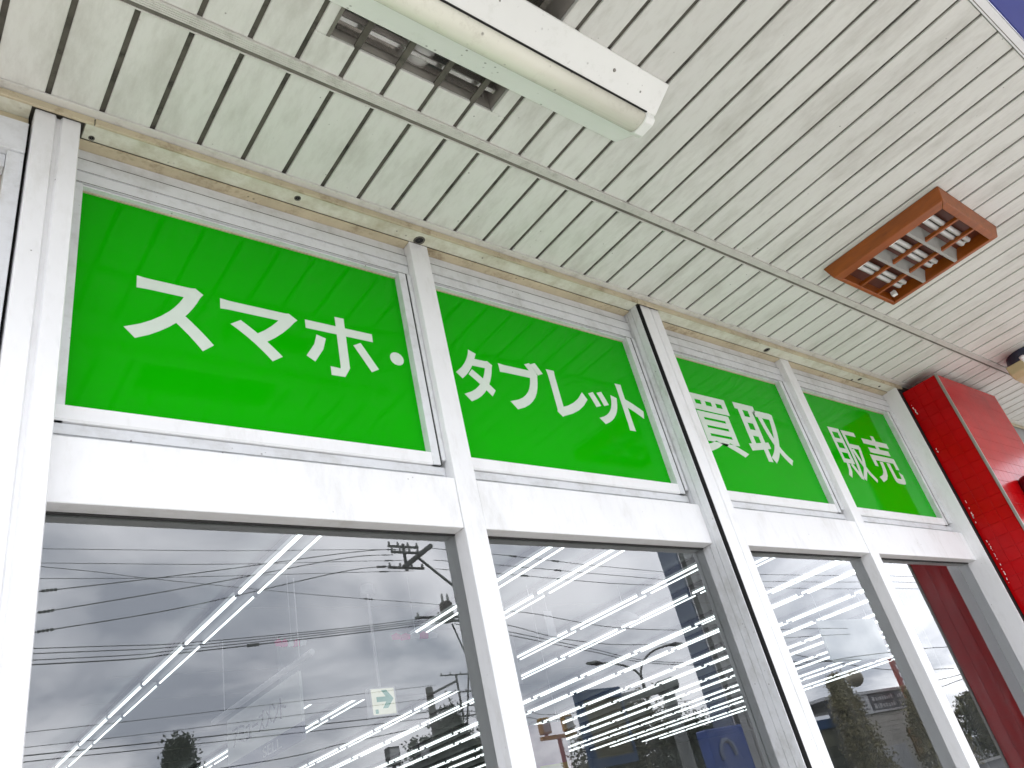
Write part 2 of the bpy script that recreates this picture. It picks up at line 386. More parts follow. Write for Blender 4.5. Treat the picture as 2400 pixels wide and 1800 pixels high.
BAYS = [(0.1490, 0.756, 0.166, 0.728), (0.800, 1.4075, 0.814, 1.379), (1.4885, 2.073, 1.512, 2.037), (2.117, 2.7395, 2.131, 2.691)]
ORD = ['first', 'second', 'third', 'fourth']
def char_mesh(ch, x0, x1, z0, z1, bold=0.018, y=None, flip=False):
    c = bpy.data.curves.new('t', 'FONT'); c.body = ch; c.size = 1.0; c.offset = bold; c.resolution_u = 4; c.extrude = 0.0
    o = bpy.data.objects.new('t', c); COL.objects.link(o)
    dg = bpy.context.evaluated_depsgraph_get(); me = bpy.data.meshes.new_from_object(o.evaluated_get(dg))
    bpy.data.objects.remove(o)
    me.name = 'character'
    xs = [v.co.x for v in me.vertices]; ys = [v.co.y for v in me.vertices]
    ax, bx, ay, by = min(xs), max(xs), min(ys), max(ys)
    for v in me.vertices:
        v.co = Vector((x0 + (v.co.x-ax)/(bx-ax)*(x1-x0), 0.0, z0 + (v.co.y-ay)/(by-ay)*(z1-z0)))
    bm = bmesh.new(); bm.from_mesh(me)                      # give the cut film its thickness
    r = bmesh.ops.extrude_face_region(bm, geom=bm.faces[:])
    for v in r['geom']:
        if isinstance(v, bmesh.types.BMVert): v.co.y -= 0.0008
    bmesh.ops.recalc_face_normals(bm, faces=bm.faces)
    for f in bm.faces: f.smooth = False
    bm.to_mesh(me); bm.free(); me.materials.clear()
    if y is not None:
        for v in me.vertices: v.co.y += y
    return me
def stroke_mesh(strokes, x0, x1, z0, z1, wd):
    q = MB()
    for k, pts in enumerate(strokes):
        P_ = [Vector((x0+(x1-x0)*a, z0+(z1-z0)*b)) for a, b in pts]
        L_, R_ = [], []
        for i, p in enumerate(P_):
            d_ = (P_[min(i+1, len(P_)-1)]-P_[max(i-1, 0)]).normalized(); n_ = Vector((-d_.y, d_.x))*wd/2
            L_.append(p+n_); R_.append(p-n_)
        yk = Y(1.0) - 0.0005 - 0.00008*k
        for i in range(len(P_)-1):
            a, b, c, d_ = L_[i], L_[i+1], R_[i+1], R_[i]
            q.add([(p.x, yk-0.0006, p.y) for p in (a, b, c, d_)] + [(p.x, yk, p.y) for p in (a, b, c, d_)], [(0,1,2,3),(7,6,5,4),(0,4,5,1),(2,6,7,3)])
    return q.mesh('character')
HO = [[(.0,.765),(1,.765)],[(.515,1),(.515,.16),(.47,.065),(.30,.065)],[(.21,.60),(.16,.42),(.03,.20)],[(.74,.60),(.97,.20)]]
HAN = [[(.06,1),(.06,.30)],[(.37,1),(.37,.30)],[(.02,.96),(.41,.96)],[(.06,.75),(.37,.75)],[(.06,.55),(.37,.55)],[(.06,.34),(.37,.34)],
       [(.15,.29),(.10,.14),(.01,.03)],[(.27,.29),(.42,.06)],[(.48,.95),(.98,.95)],[(.525,.95),(.525,.58),(.505,.30),(.43,.01)],
       [(.53,.68),(.93,.68)],[(.905,.70),(.84,.45),(.72,.22),(.52,.02)],[(.61,.62),(.70,.36),(.83,.16),(.99,.02)]]
TEXT = [[('ス',0.2352,0.3653,0.745,0.865),('マ',0.3774,0.5094,0.7504,0.857),('ホ',0.5239,0.6544,0.7454,0.8736),('・',0.686,0.715,0.7937,0.8223)],
        [('タ',0.8325,0.9295,0.7432,0.8689),('ブ',0.9469,1.0674,0.7442,0.8737),('レ',1.0812,1.1848,0.7463,0.8644),('ッ',1.1938,1.2856,0.7477,0.8348),('ト',1.2956,1.3669,0.7427,0.8684)],
        [('買',1.556,1.7404,0.723,0.8971),('取',1.7608,1.9461,0.7217,0.8995)],
        [('販',2.2349,2.3951,0.7162,0.8923),('売',2.4233,2.5954,0.7213,0.8955)]]
for i, (bx0, bx1, gx0, gx1) in enumerate(BAYS):
    e = 0.0006
    # transom and what frames the upper window
    B(bx0+e, bx1-e, YF, 1.03, 0.464, 0.555).build('transom', WHITE, front, 0.0015)
    up = part_empty('upper_window', front)
    up['label'] = ['upper window of green film lettered with three large katakana and a dot', 'upper window of green film lettered with five katakana',
                   'upper window of green film lettered with two kanji beside the dark gap', 'upper window of green film lettered with two kanji beside the red pilaster'][i]
    sub('film', B(gx0-0.002, gx1+0.002, 1.000, 1.006, 0.606, 1.016), GREEN, up)
    # lower rail: bright glazing bead over a set-back rail
    zs = 0.586
    sub('bead', MB().prism([(Y(0.987),Z(zs)),(Y(0.985),Z(zs+0.003)),(Y(0.985),Z(0.609)),(Y(0.9995),Z(0.6145)),(Y(0.9995),Z(zs))], X(gx0-0.011), X(gx1+0.016), 'x'), WHITE, up)
    sub('bottom_rail', B(bx0+e, bx1-e, 0.991, 1.02, 0.5555, zs-0.0006), SASHM, up, 0.001)
    sub('bottom_rail', B(bx0+e, bx1-0.006, 0.988, 0.9905, 0.568, 0.577), SASHM, up, 0.0005)
    # stiles
    sub('stile', B(bx0+e, gx0, 0.986, 1.012, zs, 1.0130), SASHM, up, 0.001)
    sub('stile', B(gx1, gx1+0.016, 0.984, 1.012, zs, 1.0130), SASHM, up, 0.001)
    sub('gasket', B(gx1+0.0162, gx1+0.0180, 0.9838, 1.012, zs, 1.0130), GASKET, up)
    sub('stile', B(gx1+0.0187, bx1-e, 0.982, 1.012, 0.5945, 1.0130), SASHM, up, 0.001)
    # head: top rail and two grooved head sections
    sub('top_rail', B(gx0, gx1, 0.9885, 1.012, 1.0095, 1.0128), SASHM, up, 0.0006)
    sub('gasket', B(gx0, gx1, 0.9975, 0.9998, 1.0068, 1.0094), OCHRE, up)
    sub('gasket', B(bx0+e, bx1-e, 0.996, 1.012, 1.0131, 1.0146), GASKET, up)
    sub('head', B(bx0+e, bx1-e, 0.9865, 1.012, 1.0147, 1.0380), SASHM, up, 0.001)
    sub('head', B(bx0+e, bx1-e, 0.9850, 1.012, 1.0383, 1.0635), SASHM, up, 0.001)
    sub('head', B(bx0+e, bx1-e, 0.9885, 1.012, 1.0639, 1.0880), SASHM, up, 0.001)
    for zj in (1.0136, 1.0380, 1.0636):
        sub('gap_shade_line', B(bx0+e, bx1-e, 0.9846, 0.9849, zj, zj+(0.0010 if zj != 1.0380 else 0.0006)), JOINT, up)  # thin dark strips on the face paint the shade of the head gaps
    sub('lip', B(bx0+e, bx1-e, 0.9689, 1.012, 1.0883, TOP-0.0006), OCHRE, up, 0.0008)
    for (ch, x0, x1, z0, z1) in TEXT[i]:
        bold = 0.030 if i < 2 else 0.017
        if ch == 'ホ':
            sub('character', stroke_mesh(HO, X(x0), X(x1), Z(z0), Z(z1), 0.0265), LETTER, up); continue
        if ch == '販':
            sub('character', stroke_mesh(HAN, X(x0), X(x1), Z(z0), Z(z1), 0.0225), LETTER, up); continue
        o = sub('character', char_mesh(ch, X(x0), X(x1), Z(z0), Z(z1), bold, y=Y(1.0)-0.0004), LETTER, up)
    # lower window: one tall pane with its gasket
    lw = part_empty('lower_window', front)
    pane = MB(); zlo, zhi = Z(ZB)+0.3, Z(0.4638)
    pane.add([(X(bx0), Y(1.0), zlo), (X(bx1), Y(1.0), zlo), (X(bx1), Y(1.0), zhi), (X(bx0), Y(1.0), zhi)], [(0,1,2,3)])
    sub('pane', pane, GLASS, lw)
    sub('gasket', MB().box(X(bx0)+0.003, X(bx1)-0.003, Y(1.0)-0.006, Y(1.0)-0.001, zhi-0.004, zhi-0.0003), GASKET, lw)
    sub('sill', MB().box(X(bx0)+0.001, X(bx1)-0.001, Y(YF), Y(1.03), 0.02, zlo), WHITE, lw)
# head band above the windows: a flat underside between the posts
for (a, b) in ((-0.5, 0.0815), (0.1545, 1.408), (1.4885, 2.7745)):
    MB().box(X(a), X(b), Y(0.9365), Y(0.9685), Z(TOP), Z(1.104)).build('head_band', CREAM, front, 0.001)
# drain and bolt holes in the head band
for (x, y, r) in ((0.508, 0.950, 0.008), (0.775, 0.958, 0.016), (1.985, 0.953, 0.013), (2.52, 0.951, 0.010), (2.49, 0.964, 0.006), (2.66, 0.955, 0.006), (0.168, 0.962, 0.006)):
    h = MB().lathe((X(x), Y(y), Z(TOP)-0.0004), [(0.0005, 0.0), (r*D*0.55, 0.0)], 12, False); h.build('bolt_hole', GAP, front)
    h = MB().lathe((X(x), Y(y), Z(TOP)-0.0015), [(r*D*0.55, 0.0), (r*D*0.75, 0.0), (r*D*0.78, 0.0015)], 12, False); h.build('bolt_ring', JOINT, front)
# wall continuing past the red pilaster
MB().box(X(3.28), X(9.0), Y(0.942), Y(1.03), 0, Z(1.104)).build('side_wall', GREYWALL, front)

# ================================================================== CANOPY
KS = 1.109/1.158
can = thing('canopy', 'flat entrance canopy lined with narrow off-white soffit panels and a blue fascia', 'canopy', (X(1.5), Y(0.5), Z(1.158)))
H = 1.158; P = 0.0777; J = 0.0086; G0 = 0.102
HOLE = (0.441, 0.767, 0.335, 0.664)
BACKY, OUTY, S0, S1 = 0.9740, 0.0385, 0.7255, 0.7525
panel_cache = {}
def panel(x0, x1, y0, y1):
    key = (round(x1-x0, 4), round(y1-y0, 4))
    if key not in panel_cache:
        wx, wy = D*(x1-x0)/2, D*(y1-y0)/2
        wx *= KS; wy *= KS
        panel_cache[key] = MB().box(-wx, wx, -wy, wy, 0, 0.012).mesh('soffit_panel', 0.0016)
    dz = random.uniform(-0.0006, 0.0008)
    put('soffit_panel', panel_cache[key], SOFFIT, can, (X((x0+x1)/2), Y((y0+y1)/2), Z(H)+dz))
def panel_cut(x0, x1, y0, y1):
    hx0, hx1, hy0, hy1 = HOLE
    if x1 <= hx0 or x0 >= hx1: return panel(x0, x1, y0, y1)
    panel(x0, x1, y0, hy0); panel(x0, x1, hy1, y1)
    if x0 < hx0-0.004: panel(x0, hx0, hy0, hy1)
    if x1 > hx1+0.004: panel(hx1, x1, hy0, hy1)
k0, k1 = -6, 58
for k in range(k0, k1):
    xa, xb = G0 + P*k + J/2, G0 + P*(k+1) - J/2
    panel(xa, xb, S1, BACKY)
    panel_cut(xa, xb, OUTY, S0)
jm = MB().box(-D*(J/2+0.001), D*(J/2+0.001), Y(OUTY)-Y(0.5), Y(BACKY)-Y(0.5), 0.0055, 0.011).mesh('joint_strip')
for k in range(k0, k1+1):
    put('joint_strip', jm, JOINT, can, (X(G0+P*k), Y(0.5), Z(H)))
xl, xr = X(G0+P*k0), X(G0+P*k1)
# ribbed trim dividing the soffit
pr = [(0.7255, 0.010)]
yy = 0.7265
for r in range(5):
    pr += [(yy, -0.0050), (yy+0.0024, -0.0050), (yy+0.0028, -0.0032), (yy+0.0036, -0.0032)]; yy += 0.0036
pr += [(yy, 0.002), (0.7525, 0.002), (0.7525, 0.010)]
MB().prism([(Y(a), Z(H)+b*1.0) for a, b in pr], xl, xr, 'x').build('ribbed_trim', TRIM, can)
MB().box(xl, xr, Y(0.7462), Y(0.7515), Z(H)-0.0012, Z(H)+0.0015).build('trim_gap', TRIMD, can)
MB().box(xl, xr, Y(0.7517), Y(0.7545), Z(H)-0.004, Z(H)-0.0008).build('trim_lip', TRIM, can, 0.0008)
# trim along the wall: a pale flange and a yellowed lip below it
MB().box(xl, xr, Y(0.9585), Y(0.9755), Z(H)-0.0060, Z(H)-0.0010).build('wall_trim_flange', TRIM, can, 0.0008)
for (a, b) in ((-0.36, 0.172), (0.174, 1.4620), (1.4640, 2.905), (3.42, 4.5)):
    MB().box(X(a), X(b), Y(0.9715), Y(0.9770), Z(1.1375), Z(1.1515)).build('wall_trim_lip', OCHRE, can, 0.001)
MB().box(xl, xr, Y(0.9735), Y(0.9765), Z(1.1518), Z(H)-0.0062).build('wall_trim_back', TRIM, can)
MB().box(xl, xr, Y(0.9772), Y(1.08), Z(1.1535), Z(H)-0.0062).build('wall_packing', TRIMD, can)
# outer edge trim and blue fascia box
MB().box(xl, xr, Y(0.0185), Y(0.0375), Z(H)-0.005, Z(H)+0.012).build('edge_trim', WHITE, can, 0.0015)
MB().box(xl, xr, Y(0.0325), Y(0.0338), Z(H)-0.0056, Z(H)-0.0052).build('edge_seam', JOINT, can)
MB().box(xl, xr, Y(-0.10), Y(0.0170), Z(H)+0.006, Z(1.75)).build('fascia', BLUE, can, 0.004)
MB().box(xl, xr, Y(0.0200), Y(1.26), Z(1.29), Z(1.35)).build('sky_light_cover', CONC, can)  # unseen slab added above the soffit to keep sky light from leaking in

# ================================================================== red pilaster
KS = 0.932
pil = thing('pilaster', 'glossy red tiled pilaster with chipped edge beside the last window', 'pilaster', (X(3.25), Y(0.93), 0.0))
PX0, PX1, PY0, PY1 = X(2.979), X(3.516), Y(0.867), Y(1.005)
MB().box(PX0+0.004, PX1, PY0+0.004, PY1, 0.0, Z(H)-0.006).build('core', REDG, pil)
T = 0.0605
tf = MB().box(-T/2+0.0005, T/2-0.0005, -0.004, 0.0, -T/2+0.0005, T/2-0.0005).mesh('tile', 0.0005)
ts = MB().box(-0.004, 0.0, -T/2+0.0005, T/2-0.0005, -T/2+0.0005, T/2-0.0005).mesh('tile', 0.0005)
nf = int((PX1-PX0)/T); nsd = 3
zt = Z(H)-0.008
lowf = MB(); cnt = 0
for r in range(36):
    zc_ = zt - T*(r+0.5)
    for c in range(nf):
        x = PX0 + 0.018 + T*(c+0.5)
        if r < 15: put('tile', tf, RED, pil, (x, PY0+0.004, zc_)); cnt += 1
        else: lowf.box(x-T/2+0.0005, x+T/2-0.0005, PY0, PY0+0.004, zc_-T/2+0.0005, zc_+T/2-0.0005)
    for c in range(nsd):
        y = PY0 + 0.012 + T*(c+0.5)
        if r < 29: put('tile', ts, RED, pil, (PX0+0.004, y, zc_)); cnt += 1
        else: lowf.box(PX0, PX0+0.004, y-T/2+0.0005, y+T/2-0.0005, zc_-T/2+0.0005, zc_+T/2-0.0005)
tag(lowf.build('lower_tiles', RED, pil), kind='stuff')
MB().box(PX0-0.003, PX0+0.009, PY0-0.003, PY0+0.009, 0.0, Z(H)-0.0065).build('corner_bead', METAL, pil, 0.001)
rng = random.Random(3)
for (za, zb, n_) in ((1.10, 1.04, 9), (0.905, 0.88, 3), (0.70, 0.615, 12), (0.55, 0.40, 16)):
    for _ in range(n_):
        zc_ = Z(rng.uniform(zb, za)); y = PY0 + 0.012 + T*3 - rng.uniform(0.012, 0.019); s_ = rng.uniform(0.0015, 0.0042)
        q = MB(); pts = []
        for a in range(6):
            t_ = a*math.pi/3; rr = s_*rng.uniform(0.6, 1.3); pts.append((PX0-0.0006, y+rr*math.cos(t_)*0.7, zc_+rr*math.sin(t_)*1.6))
        q.add(pts, [(0,1,2,3,4,5)]); q.build('paint_chip', CHIP, pil)

# ================================================================== fluorescent fitting under the canopy
KS = 1.109/1.158
fl = thing('fluorescent_light', 'long white unlit fluorescent fitting fixed under the soffit, spotted with dirt', 'ceiling light', (X(0.6), Y(0.53), Z(H)))
fx0, fx1 = 0.205, 1.038
prof = [(0.455, 1.1575), (0.455, 1.154), (0.5045, 1.1235), (0.559, 1.1275), (0.606, 1.153), (0.606, 1.1575)]
MB().prism([(Y(a), Z(b)) for a, b in prof], X(fx0), X(fx1), 'x').build('reflector', LAMPW, fl, 0.0012)
cov = [(0.5085, 1.124)]
for a in range(0, 11):
    t_ = math.pi*a/10; cov.append((0.5325-0.024*math.cos(t_), 1.1235-0.0165*math.sin(t_)))
cov.append((0.5565, 1.126))
cv = MB().prism([(Y(a), Z(b)) for a, b in cov], X(fx0+0.03), X(fx1-0.026), 'x'); cv.sm = [True]*(len(cv.sm)-2)+[False, False]
cv.build('lamp_cover', TUBEOFF, fl)
for (a, b) in ((fx1-0.0255, fx1-0.002), (fx0+0.002, fx0+0.029)):
    sp = [(0.507, 1.1235), (0.5085, 1.112), (0.517, 1.106), (0.547, 1.106), (0.5565, 1.113), (0.5575, 1.127)]
    MB().prism([(Y(p_), Z(q_)) for p_, q_ in sp], X(a), X(b), 'x').build('lamp_socket', LAMPW, fl, 0.002)
MB().box(X(fx0+0.03), X(fx1-0.024), Y(0.5052), Y(0.5083), Z(1.1215), Z(1.1245)).build('seam', GAP, fl)
MB().lathe((X(0.905), Y(0.476), Z(1.1405)), [(0.0005, -0.002), (0.004, -0.002), (0.0045, 0.002)], 10).build('screw', METAL, fl)

# ================================================================== recessed box behind it
rb = thing('recessed_light_box', 'open recessed lamp box in the soffit with bulb and dusty metal reflector', 'ceiling light', (X(0.6), Y(0.5), Z(H)))
hx0, hx1, hy0, hy1 = HOLE
rbm = MB()
z0_, z1_ = Z(H)+0.0125, Z(1.262)
rbm.add([(X(hx0),Y(hy0),z0_),(X(hx1),Y(hy0),z0_),(X(hx1),Y(hy1),z0_),(X(hx0),Y(hy1),z0_),(X(hx0),Y(hy0),z1_),(X(hx1),Y(hy0),z1_),(X(hx1),Y(hy1),z1_),(X(hx0),Y(hy1),z1_)],
        [(4,5,6,7),(0,1,5,4),(1,2,6,5),(2,3,7,6),(3,0,4,7)])
rbm.build('housing', DARKBOX, rb)
tro = []
for a in range(9):
    t_ = math.pi*a/8; tro.append((Y(0.535)-0.18*math.cos(t_), Z(1.185)+0.085*math.sin(t_)))
tr2 = [(p_*1.0, q_+0.004) for p_, q_ in reversed(tro)]
MB().prism(tro+tr2, X(hx0)+0.02, X(hx1)-0.02, 'x').build('reflector', STEEL, rb)
MB().box(X(hx0)+0.01, X(hx1)-0.01, Y(0.632), Y(0.642), Z(1.178), Z(1.200)).build('rail', STEEL, rb, 0.002)
MB().lathe((X(0.602), Y(0.640), Z(1.213)), [(0.001, -0.048), (0.02, -0.045), (0.038, -0.03), (0.046, -0.008), (0.042, 0.016), (0.026, 0.036), (0.018, 0.055), (0.018, 0.08)], 20).build('bulb', BULB, rb)
MB().lathe((X(0.672), Y(0.585), Z(1.205)), [(0.001, -0.03), (0.025, -0.03), (0.03, 0.0), (0.03, 0.05)], 14).build('lampholder', TEAL, rb)
MB().tube([(X(0.64), Y(0.60), Z(1.23)), (X(0.66), Y(0.595), Z(1.20)), (X(0.69), Y(0.60), Z(1.19)), (X(0.70), Y(0.58), Z(1.23))], 0.004, 6).build('cable', BLACK, rb)
for (a, b, c, d_) in ((hx0-0.006, hx0, hy0, hy1), (hx1, hx1+0.003, hy0, hy1)):
    B(a, b, c, d_, H-0.0012, H-0.0002).build('rim', TRIMD if a < hx0 else TRIM, rb)

# ================================================================== louvred light
lv = thing('louvre_light', 'orange-brown wooden louvred light with a white cross grid, fixed to the soffit', 'ceiling light', (X(2.09), Y(0.5), Z(H)))
lx0, lx1, ly0, ly1 = 1.912, 2.266, 0.333, 0.672
ix0, ix1, iy0, iy1 = 1.957, 2.242, 0.361, 0.651
zb_ = 1.1215; zt_ = H - 0.0006
def slab(pts8, nm, mt_):
    q = MB(); q.add([(X(a), Y(b), Z(c)) for a, b, c in pts8], [(3,2,1,0),(4,5,6,7),(0,1,5,4),(1,2,6,5),(2,3,7,6),(3,0,4,7)])
    return q.build(nm, mt_, lv, 0.002)
c_ = 0.010
slab([(lx0+c_,ly0+c_,zb_),(ix0,iy0,zb_),(ix0,iy1,zb_),(lx0+c_,ly1-c_,zb_),(lx0,ly0,zt_),(ix0,iy0,zt_),(ix0,iy1,zt_),(lx0,ly1,zt_)], 'frame_rail', BROWN)
slab([(ix1,iy0,zb_),(lx1-c_,ly0+c_,zb_),(lx1-c_,ly1-c_,zb_),(ix1,iy1,zb_),(ix1,iy0,zt_),(lx1,ly0,zt_),(lx1,ly1,zt_),(ix1,iy1,zt_)], 'frame_rail', BROWN)
slab([(lx0+c_,ly0+c_,zb_),(lx1-c_,ly0+c_,zb_),(ix1,iy0,zb_),(ix0,iy0,zb_),(lx0,ly0,zt_),(lx1,ly0,zt_),(ix1,iy0,zt_),(ix0,iy0,zt_)], 'frame_rail', BROWN)
slab([(ix0,iy1,zb_),(ix1,iy1,zb_),(lx1-c_,ly1-c_,zb_),(lx0+c_,ly1-c_,zb_),(ix0,iy1,zt_),(ix1,iy1,zt_),(lx1,ly1,zt_),(lx0,ly1,zt_)], 'frame_rail', BROWN)
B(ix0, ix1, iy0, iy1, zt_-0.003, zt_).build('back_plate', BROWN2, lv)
for a in (1, 2):
    xm = ix0 + (ix1-ix0)*a/3
    B(xm-0.0045, xm+0.0045, iy0, iy1, zb_+0.002, zb_+0.012).build('slat', BROWN, lv, 0.001)
for a in (1, 2):
    ym = iy0 + (iy1-iy0)*a/3
    MB().prism([(Y(ym-0.004),Z(zb_+0.001)),(Y(ym+0.004),Z(zb_+0.001)),(Y(ym+0.018),Z(zt_-0.004)),(Y(ym-0.018),Z(zt_-0.004))], X(ix0), X(ix1), 'x').build('white_reflector', GREYW, lv)
for a in range(3):
    ym = iy0 + (iy1-iy0)*(a+0.5)/3 - 0.004
    for s_ in (-1, 1):
        y = Y(ym) + s_*0.0125; zz_ = Z(1.1385)
        MB().tube([(X(ix0)+0.02, y, zz_), (X(ix1)-0.055, y, zz_), (X(ix1)-0.048, y-s_*0.003, zz_)], [0.0105, 0.0105, 0.007], 10).build('tube', TUBEW, lv)
    MB().tube([(X(ix1)-0.056, Y(ym)-0.012, Z(1.1385)), (X(ix1)-0.056, Y(ym)+0.012, Z(1.1385))], 0.006, 8).build('tube_bridge', TUBEW, lv)
    B(ix0+0.001, ix0+0.014, ym-0.012, ym+0.012, 1.128, 1.148).build('lampholder', LAMPW, lv, 0.001)
B(ix1-0.030, ix1-0.016, iy1-0.024, iy1-0.010, zb_+0.006, zb_+0.020).build('starter', LAMPW, lv, 0.001)

# ================================================================== things fixed near the pilaster
bx = thing('junction_box', 'beige box on a pale bracket hanging under the soffit past the red pilaster', 'junction box', (X(3.2), Y(0.66), Z(H)))
MB().prism([(X(3.125), Z(1.098)), (X(3.125), Z(1.064)), (X(3.15), Z(1.049)), (X(3.31), Z(1.043)), (X(3.34), Z(1.056)), (X(3.34), Z(1.098))], Y(0.632), Y(0.692), 'y').build('box', BEIGE, bx, 0.004)
MB().lathe((X(3.255), Y(0.635), Z(1.100)), [(0.001, 0.0), (0.11, 0.0), (0.115, 0.03), (0.10, 0.085)], 20).build('dark_cap', NAVY, bx)
MB().tube([(X(3.125), Y(0.628), Z(1.108)), (X(3.145), Y(0.628), Z(1.080)), (X(3.168), Y(0.630), Z(1.066))], [0.014, 0.016, 0.014], 8).build('bracket_arm', WHITE, bx)
MB().lathe((X(3.168), Y(0.629), Z(1.0655)), [(0.0005, -0.012), (0.011, -0.010), (0.012, 0.012)], 10).build('bolt', BLACK, bx)

KS = 0.932
wl = thing('warning_lamp', 'dark red round warning lamp with black base on the pilaster front', 'warning lamp', (X(3.1), Y(0.84), Z(0.65)))
lc = (X(3.205), Y(0.835), Z(0.668))
MB().lathe(lc, [(0.001, 0.105), (0.042, 0.100), (0.062, 0.080), (0.067, 0.05), (0.067, 0.0)], 24).build('lens', REDLAMP, wl)
MB().lathe(lc, [(0.078, 0.0), (0.078, -0.02), (0.070, -0.03), (0.066, -0.075), (0.05, -0.085), (0.001, -0.085)], 24).build('base', BLACK, wl)
MB().box(lc[0]-0.02, lc[0]+0.02, lc[1]+0.05, Y(0.867), lc[2]-0.06, lc[2]-0.025).build('bracket', BLACK, wl)

# ================================================================== INTERIOR things
KS = 1.0
HC = 3.60
NUM = ['first','second','third','fourth','fifth','sixth','seventh','eighth','ninth','tenth','eleventh','twelfth','thirteenth','fourteenth','fifteenth','sixteenth','seventeenth','eighteenth']
ROWS = [2.21, 4.35, 5.06, 6.50, 7.33, 8.72, 9.52, 10.84, 11.66, 13.05, 13.85, 15.2, 16.0, 17.4, 18.2, 19.6, 20.4]
hm = MB().box(-0.10, 0.10, 0.01, 1.165, 0.025, 0.075).mesh('housing', 0.004)
tm = MB().tube([(0, 0.035, 0), (0, 1.14, 0)], 0.012, 8).mesh('tube')
tm2 = MB().tube([(0, 0.035, 0), (0, 1.14, 0)], 0.0075, 8).mesh('tube')
cm = MB().box(-0.011, 0.011, 0.012, 0.034, -0.012, 0.03).mesh('end_cap')
for ri, rx in enumerate(ROWS):
    k = 0
    for s in range(13):
        y0 = 1.67 + 1.175*s
        if ri == 0 and y0 > 13: continue
        if ri in (1, 2) and 5.1 < y0 < 7.0: continue
        o = thing('ceiling_light', '%s lit twin-tube light from the window in the %s tube row from the first post' % (NUM[k], NUM[ri]),
                  'tube light', (rx, y0, HC), 'lit tube lights on the shop ceiling')
        k += 1
        put('housing', hm, HOUSING, o, (0, 0, 0), local=True)
        for sx in (-0.07, 0.07):
            put('tube', tm if sx < 0 else tm2, TUBEON, o, (sx, 0, 0), local=True)
            put('end_cap', cm, HOUSING, o, (sx, 0, 0), local=True)
            put('end_cap', cm, HOUSING, o, (sx, 1.128, 0), local=True)

ex = thing('exit_sign', 'small backlit exit sign with green arrow hanging on a white pole inside', 'exit sign', (3.2, 4.0, 2.6))
MB().box(3.09, 3.32, 3.99, 4.05, 2.655, 2.865).build('case', WCARD, ex, 0.004)
MB().box(3.108, 3.302, 3.986, 3.9895, 2.668, 2.852).build('panel', EXITW, ex)
ar = MB(); az_, ax_ = 2.775, 3.215
arr = [(-0.07,0.018),(0.01,0.018),(-0.025,0.066),(0.02,0.066),(0.075,0.0),(0.02,-0.066),(-0.025,-0.066),(0.01,-0.018),(-0.07,-0.018)]
arr = [(a, b) for a, b in arr]
ar.prism([(ax_+a, az_+b) for a, b in arr], 3.983, 3.9855, 'y'); ar.build('arrow', EXITG, ex)
MB().box(3.125, 3.150, 3.983, 3.9855, 2.675, 2.705).build('pictogram', EXITG, ex)
MB().tube([(3.20, 4.02, 2.865), (3.20, 4.02, 3.62)], 0.012, 8).build('pole', WCARD, ex)
MB().lathe((3.20, 4.02, 3.60), [(0.001, 0.0), (0.06, 0.0), (0.065, 0.012), (0.05, 0.075)], 18).build('rose', WCARD, ex)

hs = thing('hanging_sign', 'pale hanging section sign with katakana lettering below a ceiling rod', 'hanging sign', (2.52, 4.6, 3.0))
MB().box(2.505, 2.525, 3.90, 5.30, 2.66, 3.0).build('board', SIGNW, hs)
MB().prism([(3.90, 2.55), (5.30, 2.55), (5.30, 2.66), (3.90, 2.66)], 2.505, 2.525, 'x').build('lower_band', SIGNP, hs)
MB().tube([(2.45, 3.55, 3.03), (2.45, 5.45, 3.03)], 0.022, 8).build('rod', WCARD, hs)
for yy in (3.75, 5.2):
    MB().tube([(2.45, yy, 3.03), (2.45, yy, 3.62)], 0.004, 6).build('hanger', WCARD, hs)
def side_text(txt, x, y_near, y_far, z0, z1, m_, parent):
    n = len(txt); stp = (y_far-y_near)/n
    for i, ch in enumerate(txt):
        me = char_mesh(ch, 0, stp*0.86, z0, z1 if ch not in 'ュー' else (z0+(z1-z0)*(0.75 if ch == 'ュ' else 0.0)), 0.004)
        if ch == 'ー':
            for v in me.vertices: v.co.z = (z0+z1)/2 + (0.008 if v.index % 2 else -0.008)
        for v in me.vertices:
            xx = v.co.x; v.co.x = x + v.co.y*2; v.co.y = y_far - stp*i - xx
        put('character', me, m_, parent)
side_text('アミューズメント', 2.5046, 4.12, 5.18, 2.76, 2.90, SIGNT, hs)
side_text('SELL', 2.5046, 4.25, 4.60, 2.57, 2.64, WCARD, hs)

db = thing('display_board', 'dark display board standing behind the window pane beside the red pilaster', 'display board', (3.95, 0.2, 0))
MB().box(3.66, 4.60, 0.14, 0.17, 0.0, 3.45).build('board', mat('dark_board_back', (0.035, 0.035, 0.04), 0.8, var=0.2, vscale=3), db)
MB().box(3.64, 3.66, 0.135, 0.175, 0.0, 3.45).build('edge_strip', HOUSING, db)
hb1 = thing('hanging_banner', 'wide pale hanging banner seen inside the third pane', 'banner', (10.3, 4.0, 2.2), 'hanging banners')
MB().box(9.55, 11.0, 4.0, 4.02, 2.72, 3.25).build('sheet', SIGNW, hb1)
for xx in (9.7, 10.85): MB().tube([(xx, 4.01, 3.25), (xx, 4.01, 3.68)], 0.004, 5).build('string', WCARD, hb1)
hb2 = thing('hanging_card', 'tall narrow white hanging card inside the second pane', 'card', (5.06, 4.0, 3.2), 'hanging cards')
MB().box(5.01, 5.11, 4.0, 4.004, 3.18, 3.43).build('sheet', WCARD, hb2); MB().tube([(5.06, 4.0, 3.43), (5.06, 4.0, 3.68)], 0.002, 5).build('string', WCARD, hb2)
hb3 = thing('hanging_balloon', 'long white blimp-shaped display balloon hanging inside the second pane', 'balloon', (6.1, 4.0, 3.37))
